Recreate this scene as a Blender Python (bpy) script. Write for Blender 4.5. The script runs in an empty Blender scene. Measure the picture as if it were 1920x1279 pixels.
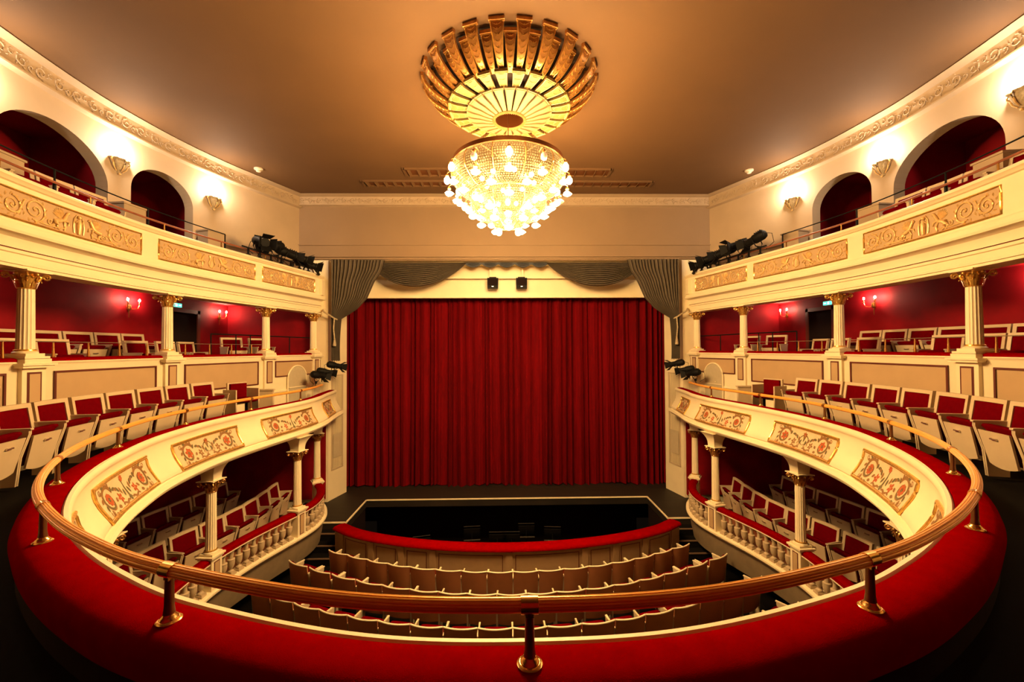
import bpy, math, random
from mathutils import Vector, Matrix
random.seed(7)
PI = math.pi
sin, cos = math.sin, math.cos
SC = bpy.context.scene
COL = SC.collection

# ------------------------------------------------------------------ camera, world, exposure
cd = bpy.data.cameras.new('camera')
cd.sensor_width = 36.0
cd.lens = 780.0 / 1920.0 * 36.0
cd.clip_start = 0.05
cam = bpy.data.objects.new('camera', cd)
COL.objects.link(cam)
_fw = Matrix.Rotation(-math.radians(1.12), 4, 'Z') @ Matrix.Rotation(math.radians(90 + 1.065), 4, 'X') @ Matrix.Rotation(-math.radians(0.3), 4, 'Z')
cam.matrix_world = Matrix.Translation((-0.09, 0, 5.3)) @ _fw
SC.camera = cam
w = bpy.data.worlds.new('world')
SC.world = w
w.use_nodes = True
w.node_tree.nodes['Background'].inputs[0].default_value = (1.0, 0.62, 0.36, 1)
w.node_tree.nodes['Background'].inputs[1].default_value = 0.004
vs = SC.view_settings
vs.view_transform = 'Standard'
vs.look = 'None'
vs.gamma = 1.0
vs.exposure = 0.0
vs.use_curve_mapping = False
WARM = (1.0, 0.60, 0.24)
PALE = (1.0, 0.78, 0.55)
GLOBE = 500.0          # emission strength of the chandelier globes
SCONCE_W = 75.0        # watts in each upper wall sconce
CANDLE = 1000.0         # emission strength of the candle bulbs in the boxes

# ------------------------------------------------------------------ materials
def mat(name, col, rough=0.6, metal=0.0, noise=0.0, nscale=8.0, bump=0.0, bscale=60.0, emit=None, es=0.0, sheen=0.0, trans=0.0, stretch=None, spec=None):
    m = bpy.data.materials.new(name)
    m.use_nodes = True
    nt = m.node_tree
    b = nt.nodes['Principled BSDF']
    b.inputs['Base Color'].default_value = (*col, 1)
    b.inputs['Roughness'].default_value = rough
    b.inputs['Metallic'].default_value = metal
    if spec is not None:
        b.inputs['Specular IOR Level'].default_value = spec
    if sheen:
        b.inputs['Sheen Weight'].default_value = sheen
        b.inputs['Sheen Roughness'].default_value = 0.4
        b.inputs['Sheen Tint'].default_value = (*[min(1, c * 2.5 + 0.02) for c in col], 1)
    if emit:
        b.inputs['Emission Color'].default_value = (*emit, 1)
        b.inputs['Emission Strength'].default_value = es
    tc = None
    if noise or bump:
        tc = nt.nodes.new('ShaderNodeTexCoord')
        mp = nt.nodes.new('ShaderNodeMapping')
        nt.links.new(tc.outputs['Object'], mp.inputs['Vector'])
        if stretch:
            mp.inputs['Scale'].default_value = stretch
    if noise:
        n = nt.nodes.new('ShaderNodeTexNoise')
        n.inputs['Scale'].default_value = nscale
        n.inputs['Detail'].default_value = 4
        nt.links.new(mp.outputs[0], n.inputs['Vector'])
        r = nt.nodes.new('ShaderNodeValToRGB')
        r.color_ramp.elements[0].position = 0.3
        r.color_ramp.elements[1].position = 0.7
        r.color_ramp.elements[0].color = (*[c * (1 - noise) for c in col], 1)
        r.color_ramp.elements[1].color = (*[min(1, c * (1 + noise)) for c in col], 1)
        nt.links.new(n.outputs['Fac'], r.inputs[0])
        nt.links.new(r.outputs[0], b.inputs['Base Color'])
    if bump:
        n2 = nt.nodes.new('ShaderNodeTexNoise')
        n2.inputs['Scale'].default_value = bscale
        n2.inputs['Detail'].default_value = 3
        nt.links.new(mp.outputs[0], n2.inputs['Vector'])
        bp = nt.nodes.new('ShaderNodeBump')
        bp.inputs['Strength'].default_value = bump
        bp.inputs['Distance'].default_value = 0.01
        nt.links.new(n2.outputs['Fac'], bp.inputs['Height'])
        nt.links.new(bp.outputs[0], b.inputs['Normal'])
    return m

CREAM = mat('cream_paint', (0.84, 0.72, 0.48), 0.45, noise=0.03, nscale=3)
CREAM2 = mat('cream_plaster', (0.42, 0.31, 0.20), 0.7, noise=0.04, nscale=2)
BEIGE = mat('beige_panel_paint', (0.47, 0.315, 0.165), 0.6, noise=0.04, nscale=3)
PLINTH = mat('stone_plinth_paint', (0.19, 0.135, 0.075), 0.75, noise=0.1, nscale=6)
CEIL = mat('ceiling_paint', (0.125, 0.060, 0.020), 0.8, noise=0.06, nscale=0.9)
REDWALL = mat('red_wall_cloth', (0.21, 0.003, 0.007), 0.7, noise=0.2, nscale=2, bump=0.1, bscale=120, spec=0.12)
VELVET = mat('red_velvet', (0.20, 0.0003, 0.0006), 0.9, noise=0.10, nscale=9, bump=0.2, bscale=200, spec=0.0)
CURTAIN = mat('stage_curtain_velvet', (0.135, 0.0004, 0.002), 0.9, noise=0.25, nscale=3, stretch=(4, 4, 0.3), spec=0.1)
UPHOL = mat('red_upholstery', (0.11, 0.001, 0.003), 0.9, noise=0.08, nscale=20, spec=0.0)
DRAPE = mat('grey_drape_cloth', (0.10, 0.077, 0.052), 0.7, noise=0.12, nscale=6, sheen=0.1)
PELMET = mat('blue_grey_cloth', (0.06, 0.065, 0.08), 0.6, noise=0.1)
GOLD = mat('gilding', (0.85, 0.52, 0.14), 0.28, metal=0.85, noise=0.2, nscale=30)
GILTPAINT = mat('gilt_relief', (0.80, 0.55, 0.24), 0.4, metal=0.35, noise=0.15, nscale=30)
BRONZE = mat('bronzed_gold', (0.50, 0.24, 0.07), 0.30, metal=0.65, noise=0.25, nscale=20)
COPPER = mat('dark_copper', (0.20, 0.07, 0.02), 0.35, metal=0.6)
BACKM = mat('dark_rosette_backing', (0.035, 0.013, 0.005), 0.7)
BRASS = mat('brass', (0.72, 0.42, 0.12), 0.22, metal=0.9, noise=0.1, nscale=30)
RAILW = mat('varnished_rail_wood', (0.95, 0.46, 0.095), 0.28, noise=0.06, nscale=14, metal=0.3)
WOODR = mat('red_brown_wood', (0.26, 0.075, 0.03), 0.4, noise=0.25, nscale=8)
POSTM = mat('dark_bronze_post', (0.20, 0.085, 0.03), 0.3, metal=0.6, noise=0.2)
SEATW = mat('cream_seat_paint', (0.58, 0.45, 0.285), 0.45, noise=0.03, nscale=6)
PITW = mat('pit_wall_paint', (0.38, 0.23, 0.11), 0.5, noise=0.05)
STONE = mat('baluster_stone_paint', (0.46, 0.35, 0.22), 0.6, noise=0.06)
SEATB = mat('tan_seat_back', (0.50, 0.20, 0.085), 0.5, noise=0.08, nscale=4)
SEATU = mat('wood_seat_underside', (0.30, 0.09, 0.02), 0.45, noise=0.15, nscale=8)
BLACKF = mat('black_carpet', (0.0035, 0.0025, 0.002), 0.95, noise=0.2, nscale=20, spec=0.1)
DARKB = mat('dark_back_cloth', (0.012, 0.006, 0.006), 0.9, spec=0.1)
PETAL = mat('ivory_petal_paint', (0.28, 0.20, 0.10), 0.5)
TONGUE = mat('yellow_gilt_paint', (0.26, 0.18, 0.05), 0.45, metal=0.1)
FRONTW = mat('tan_stage_wall_plaster', (0.255, 0.165, 0.09), 0.7, noise=0.05, nscale=1.2)
STAGEF = mat('stage_boards', (0.012, 0.0075, 0.0045), 0.6, noise=0.5, nscale=2, stretch=(0.6, 9, 1))
BLACKM = mat('black_metal', (0.005, 0.0045, 0.0045), 0.6, spec=0.15)
STEEL = mat('polished_steel', (0.62, 0.55, 0.48), 0.25, metal=0.9)
DKRED = mat('dark_red_moulding', (0.11, 0.018, 0.010), 0.5)
STEPEDGE = mat('step_nosing', (0.20, 0.12, 0.07), 0.5)
OLIVE = mat('olive_niche_paint', (0.50, 0.42, 0.28), 0.6, noise=0.05)
PGREEN = mat('painted_sage', (0.13, 0.10, 0.04), 0.6)
PRUST = mat('painted_rust', (0.42, 0.085, 0.02), 0.6)
PDARK = mat('painted_umber', (0.24, 0.115, 0.035), 0.6)
PGROUND = mat('panel_ground', (0.62, 0.47, 0.28), 0.6, noise=0.05)
SCONCEM = mat('aged_plaster_sconce', (0.42, 0.33, 0.20), 0.5, noise=0.3, nscale=30)
GLOBEM = mat('lit_globe_glass', (1, 0.9, 0.7), 0.3, emit=(1.0, 0.62, 0.245), es=GLOBE)
NETLIGHTM = mat('added_net_light', (1, 0.9, 0.7), 0.3, emit=(1.0, 0.62, 0.245), es=GLOBE * 0.25)  # for the added emitters that light the bead nets
GLOBEX = mat('unlit_globe_painted_glow', (0.95, 0.62, 0.36), 0.35, emit=(1.0, 0.55, 0.25), es=0.6)  # unlit globes; a faint glow is put into the glass as emission
CANDM = mat('lit_candle_bulb', (1, 0.9, 0.8), 0.3, emit=(1.0, 0.66, 0.42), es=CANDLE)
HALOM = mat('lit_sconce_lamp', (1, 0.9, 0.8), 0.3, emit=PALE, es=60)
EXITM = mat('lit_exit_sign', (0.1, 0.5, 0.4), 0.4, emit=(0.10, 0.75, 0.55), es=1.6)
EXITW = mat('exit_sign_symbol', (0.8, 0.9, 0.9), 0.4, emit=(0.75, 1.0, 0.95), es=2.2)
WHITEM = mat('white_detector', (0.7, 0.62, 0.5), 0.4)
WALLPINK = CREAM2
def bead_mat():
    m = bpy.data.materials.new('crystal_bead')
    m.use_nodes = True
    nt = m.node_tree
    for n in list(nt.nodes):
        if n.type != 'OUTPUT_MATERIAL':
            nt.nodes.remove(n)
    out = [n for n in nt.nodes if n.type == 'OUTPUT_MATERIAL'][0]
    d = nt.nodes.new('ShaderNodeBsdfDiffuse'); d.inputs[0].default_value = (0.16, 0.14, 0.09, 1)
    t = nt.nodes.new('ShaderNodeBsdfTranslucent'); t.inputs[0].default_value = (0.18, 0.16, 0.10, 1)
    g = nt.nodes.new('ShaderNodeBsdfGlossy'); g.inputs['Roughness'].default_value = 0.15
    a = nt.nodes.new('ShaderNodeMixShader'); a.inputs[0].default_value = 0.6
    b = nt.nodes.new('ShaderNodeMixShader'); b.inputs[0].default_value = 0.02
    g.inputs[0].default_value = (0.5, 0.45, 0.35, 1)
    nt.links.new(d.outputs[0], a.inputs[1]); nt.links.new(t.outputs[0], a.inputs[2])
    nt.links.new(a.outputs[0], b.inputs[1]); nt.links.new(g.outputs[0], b.inputs[2])
    tr = nt.nodes.new('ShaderNodeBsdfTransparent'); c = nt.nodes.new('ShaderNodeMixShader'); c.inputs[0].default_value = 0.7
    nt.links.new(tr.outputs[0], c.inputs[1]); nt.links.new(b.outputs[0], c.inputs[2]); nt.links.new(c.outputs[0], out.inputs[0])
    return m
BEAD = bead_mat()

# ------------------------------------------------------------------ mesh helper
class MB:
    def __init__(s):
        s.v = []; s.f = []; s.m = []
    def add(s, vs_, fs, mi=0):
        o = len(s.v)
        s.v += [tuple(p) for p in vs_]
        for f in fs:
            s.f.append(tuple(i + o for i in f)); s.m.append(mi)
        return s
    def box(s, c, d, rz=0.0, mi=0, M=None):
        x, y, z = d[0] / 2, d[1] / 2, d[2] / 2
        P = [Vector((a * x, b * y, e * z)) for e in (-1, 1) for b in (-1, 1) for a in (-1, 1)]
        R = Matrix.Rotation(rz, 3, 'Z') if M is None else M
        P = [R @ p + Vector(c) for p in P]
        return s.add(P, [(0, 2, 3, 1), (4, 5, 7, 6), (0, 1, 5, 4), (2, 6, 7, 3), (0, 4, 6, 2), (1, 3, 7, 5)], mi)
    def prism(s, poly, fn, d0, d1, mi=0):
        n = len(poly)
        P = [fn(a, b, d0) for a, b in poly] + [fn(a, b, d1) for a, b in poly]
        F = [tuple(range(n))[::-1], tuple(range(n, 2 * n))] + [(i, (i + 1) % n, n + (i + 1) % n, n + i) for i in range(n)]
        return s.add(P, F, mi)
    def grid(s, fn, nu, nv, mi=0, closeu=False):
        P = [fn(i / nu, j / nv) for j in range(nv + 1) for i in range(nu + (0 if closeu else 1))]
        w_ = nu if closeu else nu + 1
        F = []
        for j in range(nv):
            for i in range(nu):
                a = j * w_ + i; b = j * w_ + (i + 1) % w_
                F.append((a, b, b + w_, a + w_))
        return s.add(P, F, mi)
    def lathe(s, prof, n=16, c=(0, 0, 0), mi=0, rm=None, M=None, caps=True):
        P = []
        for r, z in prof:
            for i in range(n):
                a = 2 * PI * i / n
                q = r * (rm(a) if rm else 1)
                p = Vector((q * cos(a), q * sin(a), z))
                if M is not None: p = M @ p
                P.append(p + Vector(c))
        F = [(j * n + i, j * n + (i + 1) % n, (j + 1) * n + (i + 1) % n, (j + 1) * n + i) for j in range(len(prof) - 1) for i in range(n)]
        if caps:
            F.append(tuple(range(n))[::-1]); F.append(tuple(range((len(prof) - 1) * n, len(prof) * n)))
        return s.add(P, F, mi)
    def tube(s, pts, r, n=8, mi=0, rm=None, up=(0, 0, 1), close=False):
        pts = [Vector(p) for p in pts]
        P = []; N = len(pts)
        for i, p in enumerate(pts):
            if close: t = pts[(i + 1) % N] - pts[i - 1]
            else: t = pts[min(i + 1, N - 1)] - pts[max(i - 1, 0)]
            if t.length < 1e-9: t = Vector((0, 0, 1))
            t.normalize()
            u = Vector(up)
            if abs(t.dot(u)) > 0.95: u = Vector((1, 0, 0)) if abs(t.x) < 0.9 else Vector((0, 1, 0))
            a = t.cross(u).normalized(); b = a.cross(t)
            rr = r(i / max(1, N - 1)) if callable(r) else r
            for k in range(n):
                th = 2 * PI * k / n
                q = rr * (rm(th) if rm else 1)
                P.append(p + a * (q * cos(th)) + b * (q * sin(th)))
        F = []
        for i in range(N if close else N - 1):
            j = (i + 1) % N
            for k in range(n):
                F.append((i * n + k, i * n + (k + 1) % n, j * n + (k + 1) % n, j * n + k))
        if not close:
            F.append(tuple(range(n))[::-1]); F.append(tuple(range((N - 1) * n, N * n)))
        return s.add(P, F, mi)
    def ball(s, c, r, n=10, sz=1.0, mi=0, egg=0.0):
        prof = []
        h = n // 2 + 1
        for j in range(h + 1):
            t = -PI / 2 + PI * j / h
            prof.append((max(1e-4, r * cos(t) * (1 + egg * sin(t))), r * sz * sin(t)))
        return s.lathe(prof, n, c, mi)
    def build(s, name, mats, parent=None, smooth=40, loc=None):
        me = bpy.data.meshes.new(name)
        me.from_pydata(s.v, [], s.f)
        if not isinstance(mats, (list, tuple)): mats = [mats]
        for m in mats: me.materials.append(m)
        if len(mats) > 1: me.polygons.foreach_set('material_index', s.m)
        if smooth:
            me.shade_smooth()
            me.set_sharp_from_angle(angle=math.radians(smooth))
        me.update()
        o = bpy.data.objects.new(name, me)
        COL.objects.link(o)
        if parent is not None: o.parent = parent
        if loc is not None: o.location = loc
        return o

def tag(o, label, cat, group=None, kind=None):
    o['label'] = label; o['category'] = cat
    if group: o['group'] = group
    if kind: o['kind'] = kind
    return o
def thing(name, label, cat, loc=(0, 0, 0), rz=0, group=None):
    o = bpy.data.objects.new(name, None)
    o.empty_display_size = 0.1
    COL.objects.link(o)
    o.location = loc; o.rotation_euler = (0, 0, rz)
    return tag(o, label, cat, group)
def struct(name, mb, m, smooth=40):
    o = mb.build(name, m, smooth=smooth)
    o['kind'] = 'structure'
    return o
def kids(o):
    return [c for c in ALLCH.get(o.name, [])]
ALLCH = {}
def register(root):
    "remember children of a template so copies need no scene scan"
    def rec(o):
        ch = [c for c in bpy.data.objects if c.parent == o]
        ALLCH[o.name] = ch
        for c in ch: rec(c)
    rec(root)
def dup(root, loc, rz=0, label=None, group=None, scale=None):
    r = root.copy(); COL.objects.link(r)
    r.location = loc; r.rotation_euler = (0, 0, rz)
    if scale: r.scale = scale
    if label: r['label'] = label
    if group: r['group'] = group
    for ch in kids(root):
        c = ch.copy(); COL.objects.link(c); c.parent = r
        for g in kids(ch):
            d = g.copy(); COL.objects.link(d); d.parent = c
    return r
def place(root, used, loc, rz, label, group=None, scale=None):
    "first call moves the template itself, later calls copy it"
    if used[0]: return dup(root, loc, rz, label, group, scale)
    used[0] = True
    root.location = loc; root.rotation_euler = (0, 0, rz); root['label'] = label
    if group: root['group'] = group
    if scale: root.scale = scale
    return root
ORD = ['first', 'second', 'third', 'fourth', 'fifth', 'sixth', 'seventh', 'eighth', 'ninth', 'tenth', 'eleventh', 'twelfth', 'thirteenth', 'fourteenth', 'fifteenth', 'sixteenth', 'seventeenth', 'eighteenth', 'nineteenth', 'twentieth']

# ------------------------------------------------------------------ plan curves
def catmull(P, step=0.08):
    P = [Vector((p[0], p[1])) for p in P]
    Q = [2 * P[0] - P[1]] + P + [2 * P[-1] - P[-2]]
    out = []
    for i in range(1, len(Q) - 2):
        a, b, c, d = Q[i - 1:i + 3]
        n = 12
        for k in range(n):
            t = k / n
            out.append(0.5 * ((2 * b) + (c - a) * t + (2 * a - 5 * b + 4 * c - d) * t * t + (3 * b - a - 3 * c + d) * t ** 3))
    out.append(P[-1])
    L = [0]
    for i in range(1, len(out)): L.append(L[-1] + (out[i] - out[i - 1]).length)
    return out, L
class Curve:
    def __init__(s, pts, side=1):
        s.p, s.L = catmull([(x * side, y) for x, y in pts])
        s.len = s.L[-1]
    def at(s, d):
        d = max(0, min(s.len - 1e-6, d))
        lo, hi = 0, len(s.L) - 1
        while hi - lo > 1:
            m = (lo + hi) // 2
            if s.L[m] <= d: lo = m
            else: hi = m
        t = (d - s.L[lo]) / max(1e-9, s.L[hi] - s.L[lo])
        return s.p[lo].lerp(s.p[hi], t)
    def nrm(s, d):
        a = s.at(d - 0.12); b = s.at(d + 0.12)
        t = (b - a).normalized()
        n = Vector((-t.y, t.x))
        c = s.at(d)
        if n.dot(Vector((0, 7.0)) - c) < 0: n = -n
        return n
    def pt(s, d, off, z):
        p = s.at(d) + s.nrm(d) * off
        return Vector((p.x, p.y, z))
    def near(s, x, y):
        best = min(range(len(s.p)), key=lambda i: (s.p[i] - Vector((x, y))).length)
        return s.L[best]
    def sy(s, y):
        "arc length where the curve reaches depth y"
        best = min(range(len(s.p)), key=lambda i: abs(s.p[i].y - y))
        return s.L[best]
    def ang(s, d):
        n = s.nrm(d)
        return math.atan2(n.y, n.x)
def sweep(mb, cv, prof, s0, s1, ds=0.1, mi=0, caps=True, closed=False):
    n = max(2, int(abs(s1 - s0) / ds))
    m = len(prof)
    P = []
    for i in range(n + 1):
        d = s0 + (s1 - s0) * i / n
        for o, z in prof: P.append(cv.pt(d, o, z))
    F = []
    for i in range(n):
        for j in range(m if closed else m - 1):
            a = i * m + j; b = i * m + (j + 1) % m
            F.append((a, b, b + m, a + m))
    if caps:
        F.append(tuple(range(m))); F.append(tuple(range(n * m, n * m + m))[::-1])
    mb.add(P, F, mi)
    return mb

T1H = [(0, 1.56), (0.75, 1.62), (1.6, 1.87), (2.17, 2.14), (2.69, 2.46), (3.2, 2.85), (3.65, 3.30), (4.05, 3.80), (4.4, 4.36), (4.7, 5.0), (4.95, 5.7), (5.08, 6.4), (5.13, 7.1), (5.08, 7.9), (4.96, 8.8), (4.84, 9.7), (4.86, 10.5), (5.0, 11.3), (5.12, 12.2)]
T1 = Curve([(-x, y) for x, y in T1H[::-1]] + T1H[1:])
MID = T1.len / 2
T3P = [(4.2, 1.0), (5.1, 2.4), (5.7, 3.7), (6.02, 4.95), (6.17, 6.1), (6.21, 7.2), (6.12, 8.2), (5.96, 9.1), (5.78, 10.0), (5.6, 10.9), (5.42, 11.8), (5.36, 12.2)]
T2P = [(4.5, 1.0), (5.4, 2.4), (6.0, 3.7), (6.22, 4.6), (6.32, 5.5), (6.4, 6.7), (6.38, 7.85), (6.2, 9.1), (5.95, 10.3), (5.7, 11.2), (5.55, 11.9), (5.5, 12.2)]
TWP = [(5.6, 1.0), (6.5, 2.6), (7.0, 4.2), (7.27, 5.9), (7.38, 7.2), (7.34, 8.0), (7.2, 9.0), (6.9, 10.1), (6.5, 11.1), (6.05, 12.2)]
T0P = [(3.5, 2.6), (4.2, 3.6), (4.75, 4.7), (5.05, 5.8), (5.18, 6.8), (5.2, 7.4), (5.08, 8.2), (4.85, 9.0), (4.71, 9.45), (4.62, 9.95), (4.68, 10.5), (4.88, 11.0), (5.15, 11.42)]
WZ, CZ = 0.0, 9.8
XW = 8.05      # side wall of the boxes
XO = 8.95      # back of the top gallery niches
CAMZ = 5.3

# ------------------------------------------------------------------ room shell
def pit_y(x): return 9.28 + 1.15 * (abs(x) / 4.1) ** 2.0
b = MB()
N = 60
for i in range(N):
    x0 = -XO + 2 * XO * i / N; x1 = -XO + 2 * XO * (i + 1) / N
    e = [(pit_y(x) if abs(x) < 4.15 else 12.2) for x in (x0, x1)]
    b.add([(x0, -3.2, 0), (x1, -3.2, 0), (x1, e[1], 0), (x0, e[0], 0)], [(0, 1, 2, 3)])
struct('floor', b, BLACKF, 0)
b = MB(); b.box((0, 11.2, -1.33), (8.6, 4.6, 0.05)); struct('floor', b, DARKB, 0)
b = MB()
b.box((0, 13.3, 0.80), (11.6, 2.0, 0.2))
for s in (-1, 1): b.box((s * 4.98, 11.52, 0.80), (1.72, 1.56, 0.2))
struct('floor', b, STAGEF, 0)
# stage front below the apron, pit back wall
b = MB()
for s in (-1, 1):
    b.box((s * 4.98, 10.80, 0.35), (1.72, 0.06, 0.72))
    b.box((s * 4.16, 11.5, -0.25), (0.05, 1.5, 1.9))
b.box((0, 13.6, -0.3), (8.4, 0.05, 2.0))
struct('wall_pit', b, DARKB, 0)
b = MB()
e = 0.93
line = [(-5.8, 10.74), (-4.12, 10.74), (-4.12, 12.30), (4.12, 12.30), (4.12, 10.74), (5.8, 10.74)]
for (x0, y0), (x1, y1) in zip(line[:-1], line[1:]):
    L = math.hypot(x1 - x0, y1 - y0)
    b.box(((x0 + x1) / 2, (y0 + y1) / 2, 0.905), (L + 0.03, 0.035, 0.03), math.atan2(y1 - y0, x1 - x0))
struct('trim_1', b, CREAM, 0)
b = MB(); b.box((0, 4.9, CZ + 0.1), (2 * XO + 0.4, 16.5, 0.2)); struct('ceiling', b, CEIL, 0)
b = MB(); b.box((0, -3.3, 4.9), (2 * XO + 0.4, 0.2, 10)); struct('wall_back', b, REDWALL, 0)
# proscenium wall with the opening
b = MB()
OX, OZ = 5.2, 7.9
b.box((0, 12.35, (OZ + CZ) / 2), (2 * OX, 0.3, CZ - OZ))
for s in (-1, 1): b.box((s * (OX + 2.0), 12.35, 8.86), (4.0, 0.3, 1.88))
struct('wall_front', b, FRONTW, 0)
b = MB()
for s in (-1, 1): b.box((s * (OX + 2.0), 12.35, 3.95), (4.0, 0.3, 7.92))
struct('wall_front', b, CREAM, 0)
b = MB()
for s in (-1, 1):
    P = [(s * 5.2, 12.25, 0.9), (s * 4.98, 13.05, 0.9), (s * 5.3, 13.05, 0.9), (s * 5.35, 12.25, 0.9)]
    P += [(x, y, OZ) for x, y, z in P]
    b.add(P, [(0, 1, 5, 4), (1, 2, 6, 5), (2, 3, 7, 6), (3, 0, 4, 7)])
b.box((0, 12.7, OZ + 0.08), (10.8, 0.9, 0.16))
struct('wall_stage', b, CREAM, 0)
b = MB(); b.box((0, 13.12, (6.9 + OZ) / 2), (10.4, 0.12, OZ - 6.9)); b.box((0, 13.03, 6.92), (10.4, 0.05, 0.05))
struct('wall_header', b, CREAM, 0)
b = MB(); b.box((0, 14.3, 4.0), (12, 0.1, 9)); struct('wall_backstage', b, DARKB, 0)
b = MB()
b.box((0, 12.17, 8.02), (12.2, 0.06, 0.05)); b.box((0, 12.18, 7.955), (12.2, 0.04, 0.04)); b.box((0, 12.185, 8.36), (12.2, 0.03, 0.03))
struct('trim_2', b, FRONTW, 0)
# ceiling cornice across the stage wall, with its relief frieze
def scroll2d(cx, cy, r, turns, d, a0, n=18, r1=0.12):
    out = []
    for i in range(n + 1):
        t = i / n
        a = a0 + d * turns * 2 * PI * t
        rr = r * (1 - t) ** 0.85 + r * r1 * t
        out.append((cx + rr * cos(a), cy + rr * sin(a)))
    return out
def leaf2d(cx, cy, l, wd, a, n=5):
    up = [(l * t, wd * sin(PI * t) ** 0.8) for t in [i / n for i in range(n + 1)]]
    lo = [(x, -y) for x, y in up[1:-1]][::-1]
    return [(cx + x * cos(a) - y * sin(a), cy + x * sin(a) + y * cos(a)) for x, y in up + lo]
def frieze(b, f, L, H, r=0.006):
    n = max(1, int(L / (H * 1.15)))
    st = L / n
    for i in range(n):
        c = (i + 0.5) * st
        d = 1 if i % 2 else -1
        pts = scroll2d(c, 0, H * 0.36, 1.3, d, PI / 2 * d, 14)
        b.tube([f(u, v, r * 0.6) for u, v in pts], lambda t: r * (1 - 0.4 * t), 4)
        pts = scroll2d(c + st * 0.5, -d * H * 0.12, H * 0.22, 0.8, -d, -PI / 2 * d, 9)
        b.tube([f(min(L, u), v, r * 0.6) for u, v in pts], r * 0.7, 4)
        for k in range(4):
            lf = leaf2d(c + 0.3 * H * cos(k * 1.7 + i), 0.3 * H * sin(k * 1.7 + i), H * 0.2, H * 0.045, k * 1.7 + i + 0.6, 3)
            m_ = len(lf)
            b.add([f(u, v, 0.001) for u, v in lf] + [f(sum(u for u, _ in lf) / m_, sum(v for _, v in lf) / m_, r * 1.8)], [(j, (j + 1) % m_, m_) for j in range(m_)])
b = MB()
b.prism([(12.2, CZ), (11.98, CZ), (11.96, CZ - 0.02), (12.02, CZ - 0.04), (12.12, CZ - 0.05), (12.14, CZ - 0.26), (12.10, CZ - 0.275), (12.10, CZ - 0.295), (12.17, CZ - 0.31), (12.2, CZ - 0.32)], lambda a, c, d: (d, a, c), -6.15, 6.15)
struct('trim_3', b, CREAM2, 30)
b = MB(); frieze(b, lambda u, v, o: Vector((-6.05 + u, 12.13 - o, CZ - 0.155 + v)), 12.1, 0.21, 0.011)
struct('trim_4', b, CREAM2)

def outer_pt(cv, d, xo, yo=-3.2):
    p = cv.at(d); c = Vector((0, 6.0)); v = p - c
    t = 1e9
    if abs(v.x) > 1e-6: t = min(t, xo / abs(v.x))
    if v.y < -1e-6: t = min(t, (yo - 6.0) / v.y)
    q = c + v * max(1.0, t)
    if v.y > 0: q = Vector((math.copysign(xo, v.x), p.y))
    return q
def slab(cv, off, xo, z0, z1, name, m0, m1):
    "floor slab running from the plan curve back to the outer wall"
    b = MB(); n = 70
    P = []
    for i in range(n + 1):
        d = cv.len * i / n
        a = cv.pt(d, off, z1); q = outer_pt(cv, d, xo)
        P += [a, Vector((q.x, q.y, z1)), Vector((a.x, a.y, z0)), Vector((q.x, q.y, z0))]
    b.add(P, [(4 * i, 4 * i + 1, 4 * i + 5, 4 * i + 4) for i in range(n)], 0)
    b.add(P, [(4 * i + 2, 4 * i + 3, 4 * i + 7, 4 * i + 6) for i in range(n)], 1)
    return struct(name, b, [m0, m1], 30)

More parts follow.
